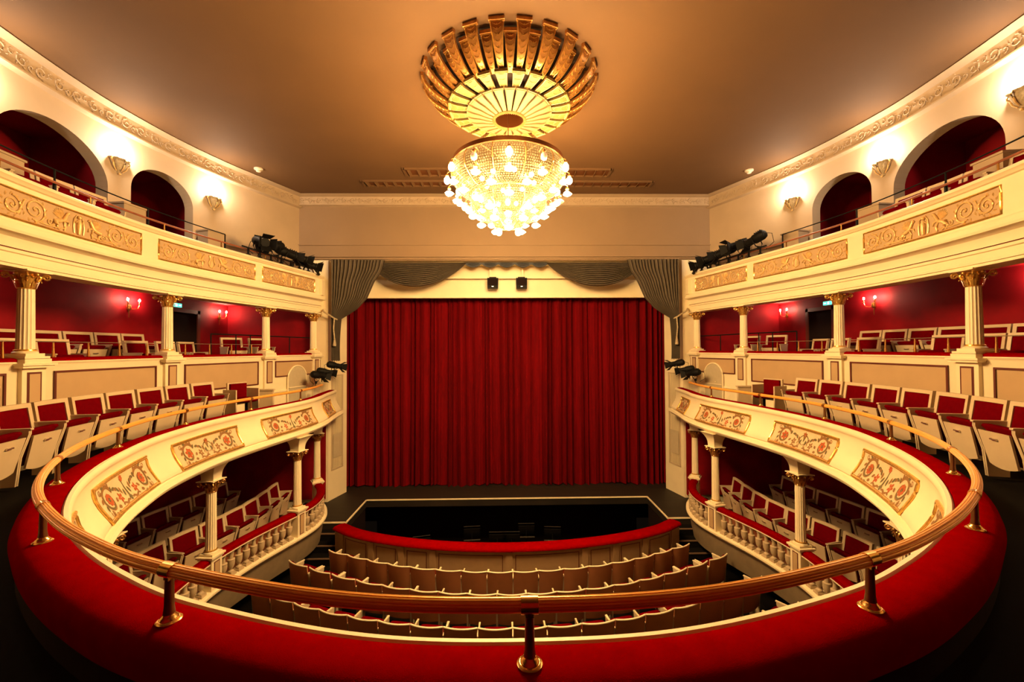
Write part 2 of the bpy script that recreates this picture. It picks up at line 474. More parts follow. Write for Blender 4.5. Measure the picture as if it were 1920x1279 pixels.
ARCH = [(6.8, 0.93, 8.32, 0.72), (8.86, 0.66, 8.48, 0.56), (4.55, 0.93, 8.32, 0.72)]   # depth, half width, spring z, rise
def side_walls(side):
    nm = 'left' if side < 0 else 'right'
    cv = Curve(TWP, side)
    slab(Curve(T3P, side), -0.02, XO, 6.57, 6.9, 'floor', BLACKF, REDWALL)
    slab(Curve(T2P, side), -0.02, XW, 4.5, 4.62, 'floor', BLACKF, CREAM2)
    # upper wall with its arches
    b = MB()
    holes = []
    for (y, hw, zs, ri) in ARCH:
        c = cv.sy(y); holes.append((c - hw, c + hw, c, hw, zs, ri))
    ss = [i * 0.15 for i in range(int(cv.len / 0.15) + 1)] + [cv.len]
    for h in holes:
        ss = [s for s in ss if not (h[0] < s < h[1])]
        ss += [h[2] - h[3] * cos(PI * k / 24) for k in range(25)]
    ss = sorted(set(round(s, 5) for s in ss))
    def top(h, s): return h[4] + h[5] * math.sqrt(max(0, 1 - ((s - h[2]) / h[3]) ** 2))
    RV = -0.24
    for s0, s1 in zip(ss[:-1], ss[1:]):
        mid = (s0 + s1) / 2
        h = [q for q in holes if q[0] - 1e-4 < mid < q[1] + 1e-4]
        if h:
            h = h[0]; za, zb = top(h, s0), top(h, s1)
            b.add([cv.pt(s0, 0, za), cv.pt(s1, 0, zb), cv.pt(s1, 0, CZ), cv.pt(s0, 0, CZ)], [(0, 1, 2, 3)])
            b.add([cv.pt(s0, 0, za), cv.pt(s1, 0, zb), cv.pt(s1, RV, zb), cv.pt(s0, RV, za)], [(0, 1, 2, 3)])
            b.add([cv.pt(s0, RV, za), cv.pt(s1, RV, zb), cv.pt(s1, RV, CZ), cv.pt(s0, RV, CZ)], [(0, 1, 2, 3)])
        else:
            for o in (0, RV):
                b.add([cv.pt(s0, o, 6.9), cv.pt(s1, o, 6.9), cv.pt(s1, o, CZ), cv.pt(s0, o, CZ)], [(0, 1, 2, 3)])
    for h in holes:
        for e in (h[0], h[1]):
            b.add([cv.pt(e, 0, 6.9), cv.pt(e, RV, 6.9), cv.pt(e, RV, h[4]), cv.pt(e, 0, h[4])], [(0, 1, 2, 3)])
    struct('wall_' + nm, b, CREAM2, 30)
    # dado lines low on the end of the wall
    b = MB()
    s0 = holes[1][1] + 0.08
    for z in (7.62, 7.74, 7.86):
        sweep(b, cv, [(0, z), (0.02, z + 0.005), (0.02, z + 0.03), (0, z + 0.035)], s0, cv.len, 0.15)
    struct('trim_5' if side < 0 else 'trim_6', b, CREAM2, 30)
    # cornice
    b = MB()
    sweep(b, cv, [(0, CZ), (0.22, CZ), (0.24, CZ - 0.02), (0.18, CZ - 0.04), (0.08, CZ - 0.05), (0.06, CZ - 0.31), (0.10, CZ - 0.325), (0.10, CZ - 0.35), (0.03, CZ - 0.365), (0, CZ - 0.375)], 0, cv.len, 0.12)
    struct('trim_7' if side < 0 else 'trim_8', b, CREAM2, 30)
    b = MB(); s0 = cv.sy(4.6)
    frieze(b, lambda u, v, o: cv.pt(s0 + u, 0.07 + o, CZ - 0.18 + v), cv.len - s0 - 0.15, 0.25, 0.012)
    struct('trim_9' if side < 0 else 'trim_10', b, CREAM2)
    # gallery niches behind the arches
    b = MB()
    b.box((side * XO, 5.5, 8.3), (0.08, 13.6, 3.0))
    ends = [holes[0][1] + 0.12, holes[1][1] + 0.5, holes[2][1] + 0.15]
    for e in ends:
        p = cv.pt(e, RV, 8.3); q = Vector((side * XO, p.y + 0.0, 8.3))
        b.box(((p.x + q.x) / 2, p.y, 8.3), (abs(q.x - p.x), 0.08, 2.9))
    nn_ = 40; P = []
    for i in range(nn_ + 1):
        p = cv.pt(cv.len * i / nn_, RV, 9.28); P += [p, Vector((side * XO, p.y, 9.28))]
    b.add(P, [(2 * i, 2 * i + 1, 2 * i + 3, 2 * i + 2) for i in range(nn_)])
    struct('wall_' + nm + '_niche', b, REDWALL, 0)
    # tier two back wall, end wall, and the wall of the lowest boxes
    b = MB()
    b.box((side * (XW + 0.06), 4.5, 5.55), (0.12, 16, 2.1))
    b.box((side * 6.9, 12.17, 5.4), (2.6, 0.05, 2.4))
    struct('wall_' + nm + '_circle', b, REDWALL, 0)
    b = MB()
    b.box((side * (XW + 0.10), 4.5, 2.2), (0.2, 16, 2.4))
    b.box((side * 6.7, 12.16, 2.2), (2.9, 0.06, 2.4))
    struct('wall_' + nm + '_parterre', b, REDWALL, 0)
    # raised floor of the lowest boxes
    cv0 = Curve(T0P, side)
    slab(cv0, -0.05, XW, 0.9, 1.02, 'floor', WOODR, DARKB)
for sd in (-1, 1): side_walls(sd)

# ------------------------------------------------------------------ first balcony (horseshoe)
T1F = [(.112, 4.11), (.125, 4.128), (.15, 4.125), (.162, 4.10), (.165, 4.07), (.155, 4.045), (.145, 4.035), (.137, 4.01), (.133, 3.95), (.138, 3.88), (.155, 3.81), (.185, 3.74), (.225, 3.67), (.262, 3.61), (.285, 3.56), (.284, 3.54), (.262, 3.52), (.27, 3.50), (.315, 3.485), (.335, 3.445), (.325, 3.42), (.295, 3.41), (.29, 3.385), (.26, 3.365), (.02, 3.36), (.02, 3.44)]
def prof_at(prof, z):
    for (o0, z0), (o1, z1) in zip(prof[:-1], prof[1:]):
        if z0 >= z >= z1 and z0 > z1:
            t = (z0 - z) / (z0 - z1); return o0 + (o1 - o0) * t
    return prof[0][0]
bal = thing('balcony', 'cream horseshoe balcony front with painted panels and red velvet ledge', 'balcony')
b = MB(); sweep(b, T1, T1F, 0, T1.len, 0.07); b.build('parapet_front', CREAM, bal, 35)
b = MB(); sweep(b, T1, [(-.11, 3.95), (-.125, 4.05), (-.11, 4.10), (-.07, 4.125), (-.01, 4.135), (.07, 4.133), (.108, 4.125), (.114, 4.10), (.112, 4.05)], 0, T1.len, 0.07); o = b.build('velvet_ledge', VELVET, bal, 60); o['label'] = 'red velvet padded ledge'
b = MB(); sweep(b, T1, [(.09, 4.05), (-.10, 4.02), (-.09, 3.72), (.09, 3.72)], 0, T1.len, 0.15); b.build('parapet_back', DARKB, bal, 0)
b = MB(); n = 110; P = []
for i in range(n + 1):
    d = T1.len * i / n; a = T1.pt(d, .05, 3.80); q = outer_pt(T1, d, XW)
    P += [a, Vector((q.x, q.y, 3.80)), Vector((a.x, a.y, 3.43)), Vector((q.x, q.y, 3.43))]
b.add(P, [(4 * i, 4 * i + 1, 4 * i + 5, 4 * i + 4) for i in range(n)], 0)
b.add(P, [(4 * i + 2, 4 * i + 3, 4 * i + 7, 4 * i + 6) for i in range(n)], 1)
b.build('balcony_floor', [BLACKF, REDWALL], bal, 30)

def flower2d(cx, cy, r, n, rot=0):
    return [leaf2d(cx + 0.1 * r * cos(a), cy + 0.1 * r * sin(a), r, r * 0.30, a, 5) for a in [rot + 2 * PI * k / n for k in range(n)]]
def ribbon(b, f, pts, w0, w1, mi, off=0.004):
    P = []; n = len(pts)
    for i, (x, y) in enumerate(pts):
        x0, y0 = pts[max(0, i - 1)]; x1, y1 = pts[min(n - 1, i + 1)]
        dx, dy = x1 - x0, y1 - y0; l = math.hypot(dx, dy) or 1
        t = i / (n - 1); w_ = 1.25 * (w0 + (w1 - w0) * t) * (0.35 + 0.65 * sin(PI * min(1, t * 1.15 + 0.1)) ** 0.5 if t < 0.8 else 0.6)
        nx, ny = -dy / l * w_, dx / l * w_
        P += [f(x + nx, y + ny, off), f(x - nx, y - ny, off)]
    b.add(P, [(2 * i, 2 * i + 1, 2 * i + 3, 2 * i + 2) for i in range(n - 1)], mi)
def poly(b, f, pts, mi, off=0.004):
    m_ = len(pts); cx = sum(p[0] for p in pts) / m_; cy = sum(p[1] for p in pts) / m_
    b.add([f(x, y, off) for x, y in pts] + [f(cx, cy, off)], [(j, (j + 1) % m_, m_) for j in range(m_)], mi)
def painting(b, f, L, H, kind):
    "0 sage 1 rust 2 umber; painted arabesque in panel coordinates u in 0..L, v in -H/2..H/2"
    for sg in (-1, 1):
        X = lambda x: L / 2 + sg * x
        c = L * 0.30; r = H * 0.40
        def A(pts): return [(X(x), y) for x, y in pts]
        ribbon(b, f, A(scroll2d(c, -0.02 * H, r, 1.15, -1, PI * 0.9, 30, 0.35)), 0.020, 0.010, 2)
        ribbon(b, f, A(scroll2d(c + 0.01, -0.02 * H, r * 0.72, 0.9, -1, PI * 0.2, 22, 0.5)), 0.009, 0.005, 0, 0.005)
        for k in range(12):
            a = PI * 0.9 - k * 0.5
            poly(b, f, A(leaf2d(c + r * 0.95 * cos(a), -0.02 * H + r * 0.95 * sin(a), H * 0.19, H * 0.055, a - 1.0)), (0, 2, 2)[k % 3], 0.005)
        for q in flower2d(c, -0.02 * H, H * (0.21 if kind else 0.18), 6 if kind else 9, 0.3): poly(b, f, A(q), 1, 0.0065)
        for q in flower2d(c, -0.02 * H, H * 0.07, 5): poly(b, f, A(q), 0, 0.008)
        # link towards the middle
        ribbon(b, f, A([(0.03 * L + 0.012 * L * t, -0.36 * H + 0.03 * H * sin(t * 0.9)) for t in range(12)]), 0.010, 0.014, 2)
        for k in range(5):
            poly(b, f, A(leaf2d(0.05 * L + 0.022 * L * k, -0.22 * H + 0.12 * H * k * 0.8, H * 0.24, H * 0.055, 1.9 - 0.5 * k)), (0, 2)[k % 2])
        for q in flower2d(0.135 * L, -0.16 * H, H * 0.15, 5): poly(b, f, A(q), 2 if kind else 1, 0.006)
        if kind:
            ribbon(b, f, A(scroll2d(0.055 * L, -0.22 * H, H * 0.12, 1.2, 1, 0, 16, 0.2)), 0.008, 0.005, 2)
            ribbon(b, f, A([(0.065 * L * sin(t * 0.28), 0.26 * H - 0.045 * H * t) for t in range(12)]), 0.007, 0.007, 0)
        ribbon(b, f, A(scroll2d(c + r * 1.02, 0.30 * H, H * 0.09, 1.0, 1, -1.2, 10, 0.2)), 0.006, 0.004, 2)
        ribbon(b, f, A(scroll2d(c + r * 0.95, -0.36 * H, H * 0.08, 1.0, -1, 1.2, 10, 0.2)), 0.006, 0.004, 2)
    if kind:
        for q in flower2d(L / 2, 0.20 * H, H * 0.15, 7, PI / 2): poly(b, f, q, 2, 0.006)
        for q in flower2d(L / 2, 0.25 * H, H * 0.08, 5, PI / 2): poly(b, f, q, 1, 0.008)
        poly(b, f, leaf2d(L / 2, -0.1 * H, H * 0.25, H * 0.05, PI / 2), 0)
    else:
        ribbon(b, f, [(L / 2, -0.40 * H + 0.04 * H * t) for t in range(17)], 0.014, 0.012, 0)
        for q in flower2d(L / 2, 0.30 * H, H * 0.11, 7, PI / 2): poly(b, f, q, 1, 0.006)
        for k in range(4):
            poly(b, f, leaf2d(L / 2, -0.22 * H, H * 0.2, H * 0.025, -PI / 2 + (k - 1.5) * 0.5), 0)
P1 = [((4.80, 10.75), (4.92, 11.6), 0), ((4.90, 8.38), (4.66, 10.02), 0), ((4.88, 6.12), (4.98, 7.68), 1), ((4.12, 4.12), (4.72, 5.46), 0), ((2.85, 2.72), (3.70, 3.54), 1), ((1.1, 1.95), (2.2, 2.36), 0)]
PN = ['nearest the stage', 'second from the stage', 'third from the stage', 'fourth from the stage', 'beneath the near curve of the handrail', 'at the near middle']
zt, zb_ = 3.925, 3.565
for side in (-1, 1):
    for i, (a, c, kd) in enumerate(P1):
        s0, s1 = sorted((T1.near(side * (a[0] + .14), a[1]), T1.near(side * (c[0] + .14), c[1])))
        L = s1 - s0; Hh = zt - zb_
        def F(u, v, off, s0=s0):
            z = (zt + zb_) / 2 + v
            return T1.pt(s0 + u, prof_at(T1F, z) + off, z)
        b = MB(); b.grid(lambda u, v: F(L * u, (v - 0.5) * Hh, 0.012), 14, 10)
        for e in ((0, 1), (1, 0)): pass
        pn = b.build('painted_panel', PGROUND, bal, 60)
        pn['label'] = 'painted arabesque panel %s, %s side' % (PN[i], 'left' if side < 0 else 'right')
        b = MB(); painting(b, lambda u, v, o: F(u, v, o + 0.010), L, Hh, kd)
        b.build('painted_arabesque', [PGREEN, PRUST, PDARK], pn, 0)
        b = MB()
        ring = [(u / 16 * L, Hh / 2) for u in range(17)] + [(L, Hh / 2 - v / 10 * Hh) for v in range(1, 11)] + [(L - u / 16 * L, -Hh / 2) for u in range(1, 17)] + [(0, -Hh / 2 + v / 10 * Hh) for v in range(1, 10)]
        b.tube([F(u, v, 0.012) for u, v in ring], 0.018, 8, close=True)
        b.tube([F(L / 2 + (u - L / 2) * (1 - 0.05 / L), v * 0.86, 0.014) for u, v in ring], 0.006, 6, close=True)
        b.build('gilt_frame', GOLD, pn)

# brass and wood handrail of the balcony
hr = thing('handrail', 'ribbed brass and wood handrail on posts round the horseshoe balcony ledge', 'handrail')
b = MB(); n = 260
sA, sB = T1.sy(11.7), None
sA = T1.near(-5.02, 11.4); sB = T1.near(5.02, 11.4)
flute = lambda a: 1 - 0.13 * (1 - abs(sin(a * 7))) ** 2
b.tube([T1.pt(sA + (sB - sA) * i / n, 0, 4.35) for i in range(n + 1)], 0.028, 56, rm=flute)
b.build('rail', RAILW, hr, 30)
PST = [0]; d = 0
while d < MID - 1.6:
    d += 1.58; PST.append(d)
pb = MB()
pb.lathe([(.036, 0), (.031, .01), (.026, .02), (.023, .2)], 20)
first = None
for k in sorted(set([-x for x in PST] + PST)):
    s = MID + k
    if not sA + .1 < s < sB - .1: continue
    p = T1.pt(s, 0, 4.135); a = T1.ang(s)
    if first is None:
        q = MB(); q.lathe([(.023, .0), (.023, .03), (.019, .06), (.0165, .18), (.019, .20)], 20)
        po = q.build('post', POSTM, hr)
        q = MB(); q.lathe([(.048, -.006), (.048, .002), (.040, .008), (.036, .008), (.034, .016), (.026, .022), (.023, .03)], 28)
        fl = q.build('base_flange', BRASS, po)
        q = MB(); q.tube([(0, -.032, .215), (0, .032, .215)], lambda t: .0315, 24)
        q.box((0, 0, .19), (.03, .03, .03))
        co = q.build('collar', BRASS, po)
        first = (po, fl, co)
        po.location = p; po.rotation_euler = (0, 0, a)
    else:
        po = first[0].copy(); COL.objects.link(po); po.parent = hr
        po.location = p; po.rotation_euler = (0, 0, a)
        for c in first[1:]:
            cc = c.copy(); COL.objects.link(cc); cc.parent = po

# ------------------------------------------------------------------ upper balcony fronts (tier three)
T3F = [(-.22, 7.30), (-.22, 7.44), (.05, 7.45), (.075, 7.43), (.075, 7.40), (.05, 7.385), (.03, 7.36), (.0, 7.35), (0, 6.88), (.03, 6.875), (.045, 6.85), (.05, 6.82), (.085, 6.81), (.095, 6.77), (.085, 6.74), (.03, 6.735), (-.03, 6.70), (-.055, 6.64), (-.055, 6.55), (-.035, 6.545), (-.035, 6.52), (-.06, 6.51), (-.06, 6.43), (-.045, 6.425), (-.045, 6.385), (-.07, 6.38), (-.07, 6.345), (-.38, 6.34), (-.40, 6.58)]
def relief(b, f, L, H, kind):
    t = 0.0105
    for sg in (-1, 1):
        def A(pts, o=0.008): return [f(L / 2 + sg * x, y, o) for x, y in pts]
        specs = [(0.42 * L, -0.03 * H, 0.34 * H, 1), (0.285 * L, 0.02 * H, 0.42 * H, -1)]
        for cx, cy, r, d in specs:
            b.tube(A(scroll2d(cx, cy, r, 1.7, d, PI * (0.5 if d > 0 else -0.5), 34)), lambda q: t * (1.15 - 0.5 * q), 5)
            b.ball(f(L / 2 + sg * cx, cy, 0.008), 0.018, 6)
            for k in range(11):
                a = k * 0.57 + 0.2
                lf = A(leaf2d(cx + r * 0.93 * cos(a), cy + r * 0.93 * sin(a), H * 0.17, H * 0.035, a + d * 0.9, 4), 0.002)
                m_ = len(lf); c = sum(lf, Vector()) / m_; nn = (f(L / 2, 0, 0.016) - f(L / 2, 0, 0))
                b.add(lf + [c + nn], [(j, (j + 1) % m_, m_) for j in range(m_)])
        b.tube(A([(0.10 * L + 0.20 * L * q / 14, -0.33 * H - 0.05 * H * sin(q / 14 * PI)) for q in range(15)]), t * 0.9, 5)
        b.tube(A([(0.34 * L + 0.05 * L * q / 8, 0.30 * H * cos(q / 8 * PI)) for q in range(9)]), t * 0.8, 5)
        # beast beside the middle emblem: body, wing, raised head and legs
        bx = 0.115 * L
        b.tube(A([(bx + 0.045 * L, -0.26 * H), (bx + 0.04 * L, -0.12 * H), (bx + 0.01 * L, -0.06 * H), (bx - 0.012 * L, 0.0), (bx - 0.024 * L, 0.16 * H), (bx - 0.034 * L, 0.27 * H)], 0.012), lambda q: 0.034 * (1 - 0.5 * q), 8)
        b.ball(f(L / 2 + sg * (bx - 0.038 * L), 0.30 * H, 0.014), 0.021, 8)
        b.tube(A([(bx - 0.036 * L, 0.31 * H), (bx - 0.050 * L, 0.27 * H)], 0.014), lambda q: 0.013 * (1 - .6 * q), 5)
        for k in range(7):
            lf = A(leaf2d(bx + 0.002 * L, 0.02 * H, H * (0.46 - 0.02 * abs(k - 3)), H * 0.045, 1.75 - 0.22 * k, 5), 0.004)
            m_ = len(lf); c = sum(lf, Vector()) / m_; nn = (f(L / 2, 0, 0.024) - f(L / 2, 0, 0))
            b.add(lf + [c + nn], [(j, (j + 1) % m_, m_) for j in range(m_)])
        for q in ([(bx + 0.045 * L, -0.22 * H), (bx + 0.058 * L, -0.32 * H), (bx + 0.042 * L, -0.42 * H)], [(bx + 0.03 * L, -0.2 * H), (bx + 0.034 * L, -0.34 * H), (bx + 0.015 * L, -0.42 * H)], [(bx - 0.01 * L, -0.04 * H), (bx - 0.022 * L, -0.24 * H), (bx - 0.016 * L, -0.42 * H)], [(bx - 0.012 * L, 0.0), (bx - 0.042 * L, -0.04 * H), (bx - 0.046 * L, -0.18 * H)]):
            b.tube(A(q, 0.010), lambda u_: 0.015 * (1 - .4 * u_), 6)
        b.tube(A(scroll2d(bx + 0.075 * L, -0.22 * H, 0.13 * H, 1.3, 1, PI, 14)), 0.007, 5)
    if kind == 0:      # standing figure
        b.tube([f(L / 2, y * H, 0.012) for y in (-0.40, -0.15, 0.05, 0.18)], lambda q: 0.020 + 0.014 * sin(q * PI), 8)
        b.ball(f(L / 2, 0.29 * H, 0.014), 0.026, 8)
        for sg in (-1, 1):
            b.tube([f(L / 2 + sg * x * H, y * H, 0.012) for x, y in ((0.05, 0.14), (0.15, 0.05), (0.17, 0.2))], 0.009, 5)
            b.tube([f(L / 2 + sg * x * H, y * H, 0.010) for x, y in ((0.20, -0.38), (0.23, -0.1), (0.20, 0.2), (0.08, 0.38))], 0.008, 5)
    else:              # lyre
        for sg in (-1, 1):
            b.tube([f(L / 2 + sg * x * H, y * H, 0.010) for x, y in ((0.02, -0.34), (0.17, -0.26), (0.21, -0.08), (0.13, 0.12), (0.12, 0.28), (0.2, 0.34))], 0.012, 6)
        b.tube([f(L / 2 + x * H, 0.20 * H, 0.010) for x in (-0.14, 0, 0.14)], 0.008, 5)
        for k in (-1, 0, 1): b.tube([f(L / 2 + k * 0.045 * H, y * H, 0.006) for y in (-0.3, 0.2)], 0.004, 4)
P3 = [((6.0, 4.93), (6.2, 7.12), 0), ((6.2, 7.43), (5.8, 9.70), 1), ((5.78, 9.92), (5.41, 11.78), 0)]
P3N = ['standing figure relief panel furthest from the stage', 'lyre relief panel in the middle', 'relief panel nearest the stage']
for side in (-1, 1):
    sn = 'left' if side < 0 else 'right'
    cv = Curve(T3P, side)
    g = thing('balcony', 'upper cream balcony front with gilt relief panels along the %s side' % sn, 'balcony')
    b = MB(); sweep(b, cv, T3F, 0, cv.len, 0.1); b.build('parapet_front', CREAM, g, 30)
    pan = P3 + [((5.2, 2.75), (5.85, 4.55), 1)]
    for i, (a, c, kd) in enumerate(pan):
        s0, s1 = cv.near(side * a[0], a[1]), cv.near(side * c[0], c[1])
        L = s1 - s0; H = 7.275 - 6.925; zc = 7.10
        F = lambda u, v, o, s0=s0: cv.pt(s0 + u, o, zc + v)
        b = MB(); b.grid(lambda u, v: F(L * u, (v - .5) * H, 0.004), 24, 1)
        pn = b.build('relief_panel', BEIGE, g, 0)
        if i < 3: pn['label'] = P3N[i]
        b = MB(); relief(b, lambda u, v, o: F(u, v, o + 0.004), L, H, kd)
        b.build('relief_scrolls', GILTPAINT, pn, 50)
        ring = [(L * u / 24, H / 2) for u in range(25)] + [(L, H / 2 - H * v / 4) for v in range(1, 5)] + [(L - L * u / 24, -H / 2) for u in range(1, 25)] + [(0, -H / 2 + H * v / 4) for v in range(1, 4)]
        b = MB(); b.tube([F(u, v, 0.006) for u, v in ring], 0.015, 6, close=True)
        b.build('gilt_frame', GOLD, pn)
    # end block by the stage
    b = MB(); p = cv.pt(cv.len - 0.12, 0.03, 7.09); b.box(p, (0.12, 0.16, 0.44)); b.build('end_block', CREAM, g, 0)
    # rails of the upper balcony
    h1 = thing('handrail', 'thin black safety rail above the %s upper balcony front' % sn, 'handrail')
    sA, sB = cv.sy(2.0), cv.sy(9.05)
    b = MB(); b.tube([cv.pt(sA + (sB - sA) * i / 60, -.12, 7.80) for i in range(61)], .011, 8); b.build('rail', BLACKM, h1)
    for y in (3.4, 4.45, 5.85, 7.35, 9.03):
        s = cv.sy(y); p = cv.pt(s, -.12, 0)
        b = MB(); b.lathe([(.02, 7.44), (.02, 7.6), (.012, 7.66), (.012, 7.80)], 8, (p.x, p.y, 0)); b.build('post', BLACKM, h1)
    h2 = thing('handrail', 'low wooden rail on brass stubs along the %s upper balcony top' % sn, 'handrail')
    sB = cv.sy(11.75)
    pts = [cv.pt(sA + (sB - sA) * i / 80, -.04 - 0.02, 7.60) for i in range(79)] + [cv.pt(sB + 0.05, -.06, 7.56), cv.pt(sB + 0.12, -.06, 7.46)]
    b = MB(); b.tube(pts, .017, 10); b.build('rail', WOODR, h2)
    for y in (3.0, 3.9, 5.05, 6.3, 7.6, 8.9, 10.1, 11.2):
        s = cv.sy(y); p = cv.pt(s, -.06, 0)
        b = MB(); b.lathe([(.022, 7.44), (.018, 7.46), (.012, 7.52), (.012, 7.6)], 8, (p.x, p.y, 0)); b.build('post', BRASS, h2)
    # low cream blocks between the arches
    tw = Curve(TWP, side)
    for y, nm in ((5.75, 'beside the nearest arch'), (7.95, 'between the two arches'), (9.75, 'beyond the small arch')):
        s = tw.sy(y); p = tw.pt(s, 0.21, 7.45)
        bb = MB(); bb.box((0, 0, 0), (0.30, 0.42, 1.10)); bb.box((0, 0, .56), (0.34, 0.46, 0.03))
        o = bb.build('pier_block', CREAM2, None, 0); o.location = p; o.rotation_euler = (0, 0, tw.ang(s))
        tag(o, 'low cream pier block %s in the %s upper gallery' % (nm, sn), 'block', 'gallery pier blocks')

# ------------------------------------------------------------------ tier two parapet wall with beige panels
COLY = [5.5, 7.85, 10.3, 11.95]
for side in (-1, 1):
    sn = 'left' if side < 0 else 'right'
    cv = Curve(T2P, side)
    g = thing('parapet', 'cream parapet wall with red lined beige panels behind the %s balcony seats' % sn, 'parapet')
    b = MB()
    sweep(b, cv, [(-.10, 4.5), (-.10, 5.17), (.11, 5.17), (.125, 5.15), (.11, 5.13), (.10, 5.11), (.10, 4.30), (.12, 4.28), (.12, 4.24), (.10, 4.22), (.10, 3.8)], 0, cv.len, 0.1)
    b.build('wall_face', CREAM, g, 30)
    ss = [cv.sy(3.2)] + [cv.sy(y) for y in COLY]
    for i in range(4):
        a, c = ss[i] + .30, ss[i + 1] - .30
        if i == 3: a, c = ss[3] + .22, cv.len - .05
        z0, z1 = (4.48, 5.03) if i < 3 else (4.62, 5.02)
        b = MB(); L = c - a; n = 16
        b.grid(lambda u, v: cv.pt(a + L * u, .108, z0 + (z1 - z0) * v), n, 1)
        pn = b.build('beige_panel', BEIGE, g, 30)
        b = MB()
        for (u0, u1, v0, v1) in ((a, c, z0, z0 + .025), (a, c, z1 - .025, z1), (a, a + .025, z0, z1), (c - .025, c, z0, z1)):
            sweep(b, cv, [(.105, v0), (.125, v0), (.125, v1), (.105, v1)], u0, u1, 0.12, closed=True)
        b.build('dark_red_lining', DKRED, pn, 0)
        # velvet strip on the ledge
        b = MB(); sweep(b, cv, [(-.10, 5.165), (-.11, 5.19), (-.06, 5.215), (.06, 5.215), (.115, 5.195), (.115, 5.165)], ss[i] + (.16 if i else 0), ss[i + 1] - .16 if i < 3 else cv.len - .05, 0.1)
        b.build('velvet_strip', VELVET, g, 60)
    for i in range(1, 5):
        s = ss[i]; p = cv.pt(s, 0, 0); ang = cv.ang(s)
        R = Matrix.Rotation(ang, 3, 'Z')
        b = MB()
        b.box((p.x + .09 * cos(ang), p.y + .09 * sin(ang), 4.45), (.12, .30, 1.30), ang)
        c = Vector((p.x, p.y, 0)) + R @ Vector((.04, 0, 0))
        for z, wd, dp, h in ((5.10, .40, .34, .03), (5.13, .44, .38, .03), (5.17, .34, .32, .06), (5.22, .32, .30, .03)):
            b.box((c.x, c.y, z), (dp, wd, h), ang)
        pd = b.build('pedestal', CREAM, g, 0)
        b = MB(); b.box((p.x + .153 * cos(ang), p.y + .153 * sin(ang), 4.76), (.006, .18, .54), ang); q = b.build('pedestal_lining', DKRED, pd, 0)
        b = MB(); b.box((p.x + .158 * cos(ang), p.y + .158 * sin(ang), 4.76), (.006, .135, .49), ang); q = b.build('pedestal_panel', BEIGE, pd, 0)
    # rails between the columns
    names = ['in the bay nearest the viewer', 'in the middle bay', 'in the far bay']
    for i in range(3):
        a, c = ss[i + 1 - (1 if i == 0 else 0)] if False else ss[i] + .02, ss[i + 1] - .02
        h = thing('handrail', 'thin steel rail on brass posts %s, %s box tier' % (names[i], sn), 'handrail')
        b = MB(); b.tube([cv.pt(a + (c - a) * k / 20, .02, 5.43) for k in range(21)], .0065, 6); b.build('rail', STEEL, h)
        for k in range(4 if i else 5):
            t = (k + .7) / (4.4 if i else 5.2)
            p = cv.pt(a + (c - a) * t, .02, 0)
            b = MB(); b.lathe([(.019, 5.21), (.019, 5.24), (.014, 5.3), (.010, 5.42)], 10, (p.x, p.y, 0)); b.build('post', BRASS, h)
    h = thing('safety_frame', 'black tubular safety rail at the stage end of the %s box tier' % sn, 'handrail')
    p0 = cv.pt(cv.sy(9.2), -.35, 0); p1 = cv.pt(cv.sy(10.3), -.30, 0); p2 = cv.pt(cv.sy(12.0), -.12, 0)
    b = MB(); b.tube([(p0.x, p0.y, 5.66), (p1.x, p1.y, 5.66), (p2.x, p2.y, 5.64)], .014, 8); b.build('rail', BLACKM, h)
    for t, q in ((0, p0), (.55, None), (.9, None), (1.6, None)):
        if q is None: q = p0.lerp(p1, t) if t < 1 else p1.lerp(p2, t - 1)
        b = MB(); b.lathe([(.013, 4.62), (.013, 5.66)], 8, (q.x, q.y, 0)); b.build('post', BLACKM, h)

# ------------------------------------------------------------------ columns
def capital(mb, r, z, h, ab):
    "corinthian capital: bell, two rows of leaves, corner volutes, slab"
    mb.lathe([(r, z), (r * 1.12, z + .01), (r * .98, z + .02), (r * 1.0, z + h * .45), (r * 1.35, z + h * .85), (r * 1.5, z + h * .88)], 16)
    for row, (zz, hh, ro) in enumerate(((.06, .48, 1.02), (.30, .50, 1.06))):
        for k in range(8):
            a = 2 * PI * (k + .5 * row) / 8
            wd = r * .36
            pts = [(ro * r, zz * h, wd * .8), (ro * r + .15 * r, (zz + hh * .45) * h, wd), (ro * r + .30 * r, (zz + hh * .85) * h, wd * .75), (ro * r + .55 * r, (zz + hh * .92) * h, wd * .5), (ro * r + .58 * r, (zz + hh * .72) * h, wd * .2)]
            P = []
            for rr, dz, ww in pts:
                for s_, o_ in ((-1, 0), (0, .12 * r), (1, 0)):
                    x, y = rr + o_, s_ * ww
                    P.append((x * cos(a) - y * sin(a), x * sin(a) + y * cos(a), z + dz))
            F = [(3 * i + j, 3 * i + j + 1, 3 * i + j + 4, 3 * i + j + 3) for i in range(4) for j in range(2)]
            mb.add(P, F)
    for k in range(4):
        a = PI / 4 + k * PI / 2
        pts = [(rr, zz) for rr, zz in scroll2d(r * 2.15, z + h * .74, h * .18, 1.4, -1, PI * .6, 14)]
        pts = [(r * 1.25, z + h * .45)] + pts
        mb.tube([(q * cos(a), q * sin(a), zz) for q, zz in pts], r * .15, 6)
        a2 = k * PI / 2
        mb.ball((r * 1.55 * cos(a2), r * 1.55 * sin(a2), z + h * .84), r * .25, 8)
        for sg in (-1, 1):
            pts = scroll2d(r * 1.35, z + h * .70, h * .10, 1.1, -1, PI * .6, 8)
            aa = a2 + sg * .35
            mb.tube([(q * cos(aa), q * sin(aa), zz) for q, zz in pts], r * .10, 5)
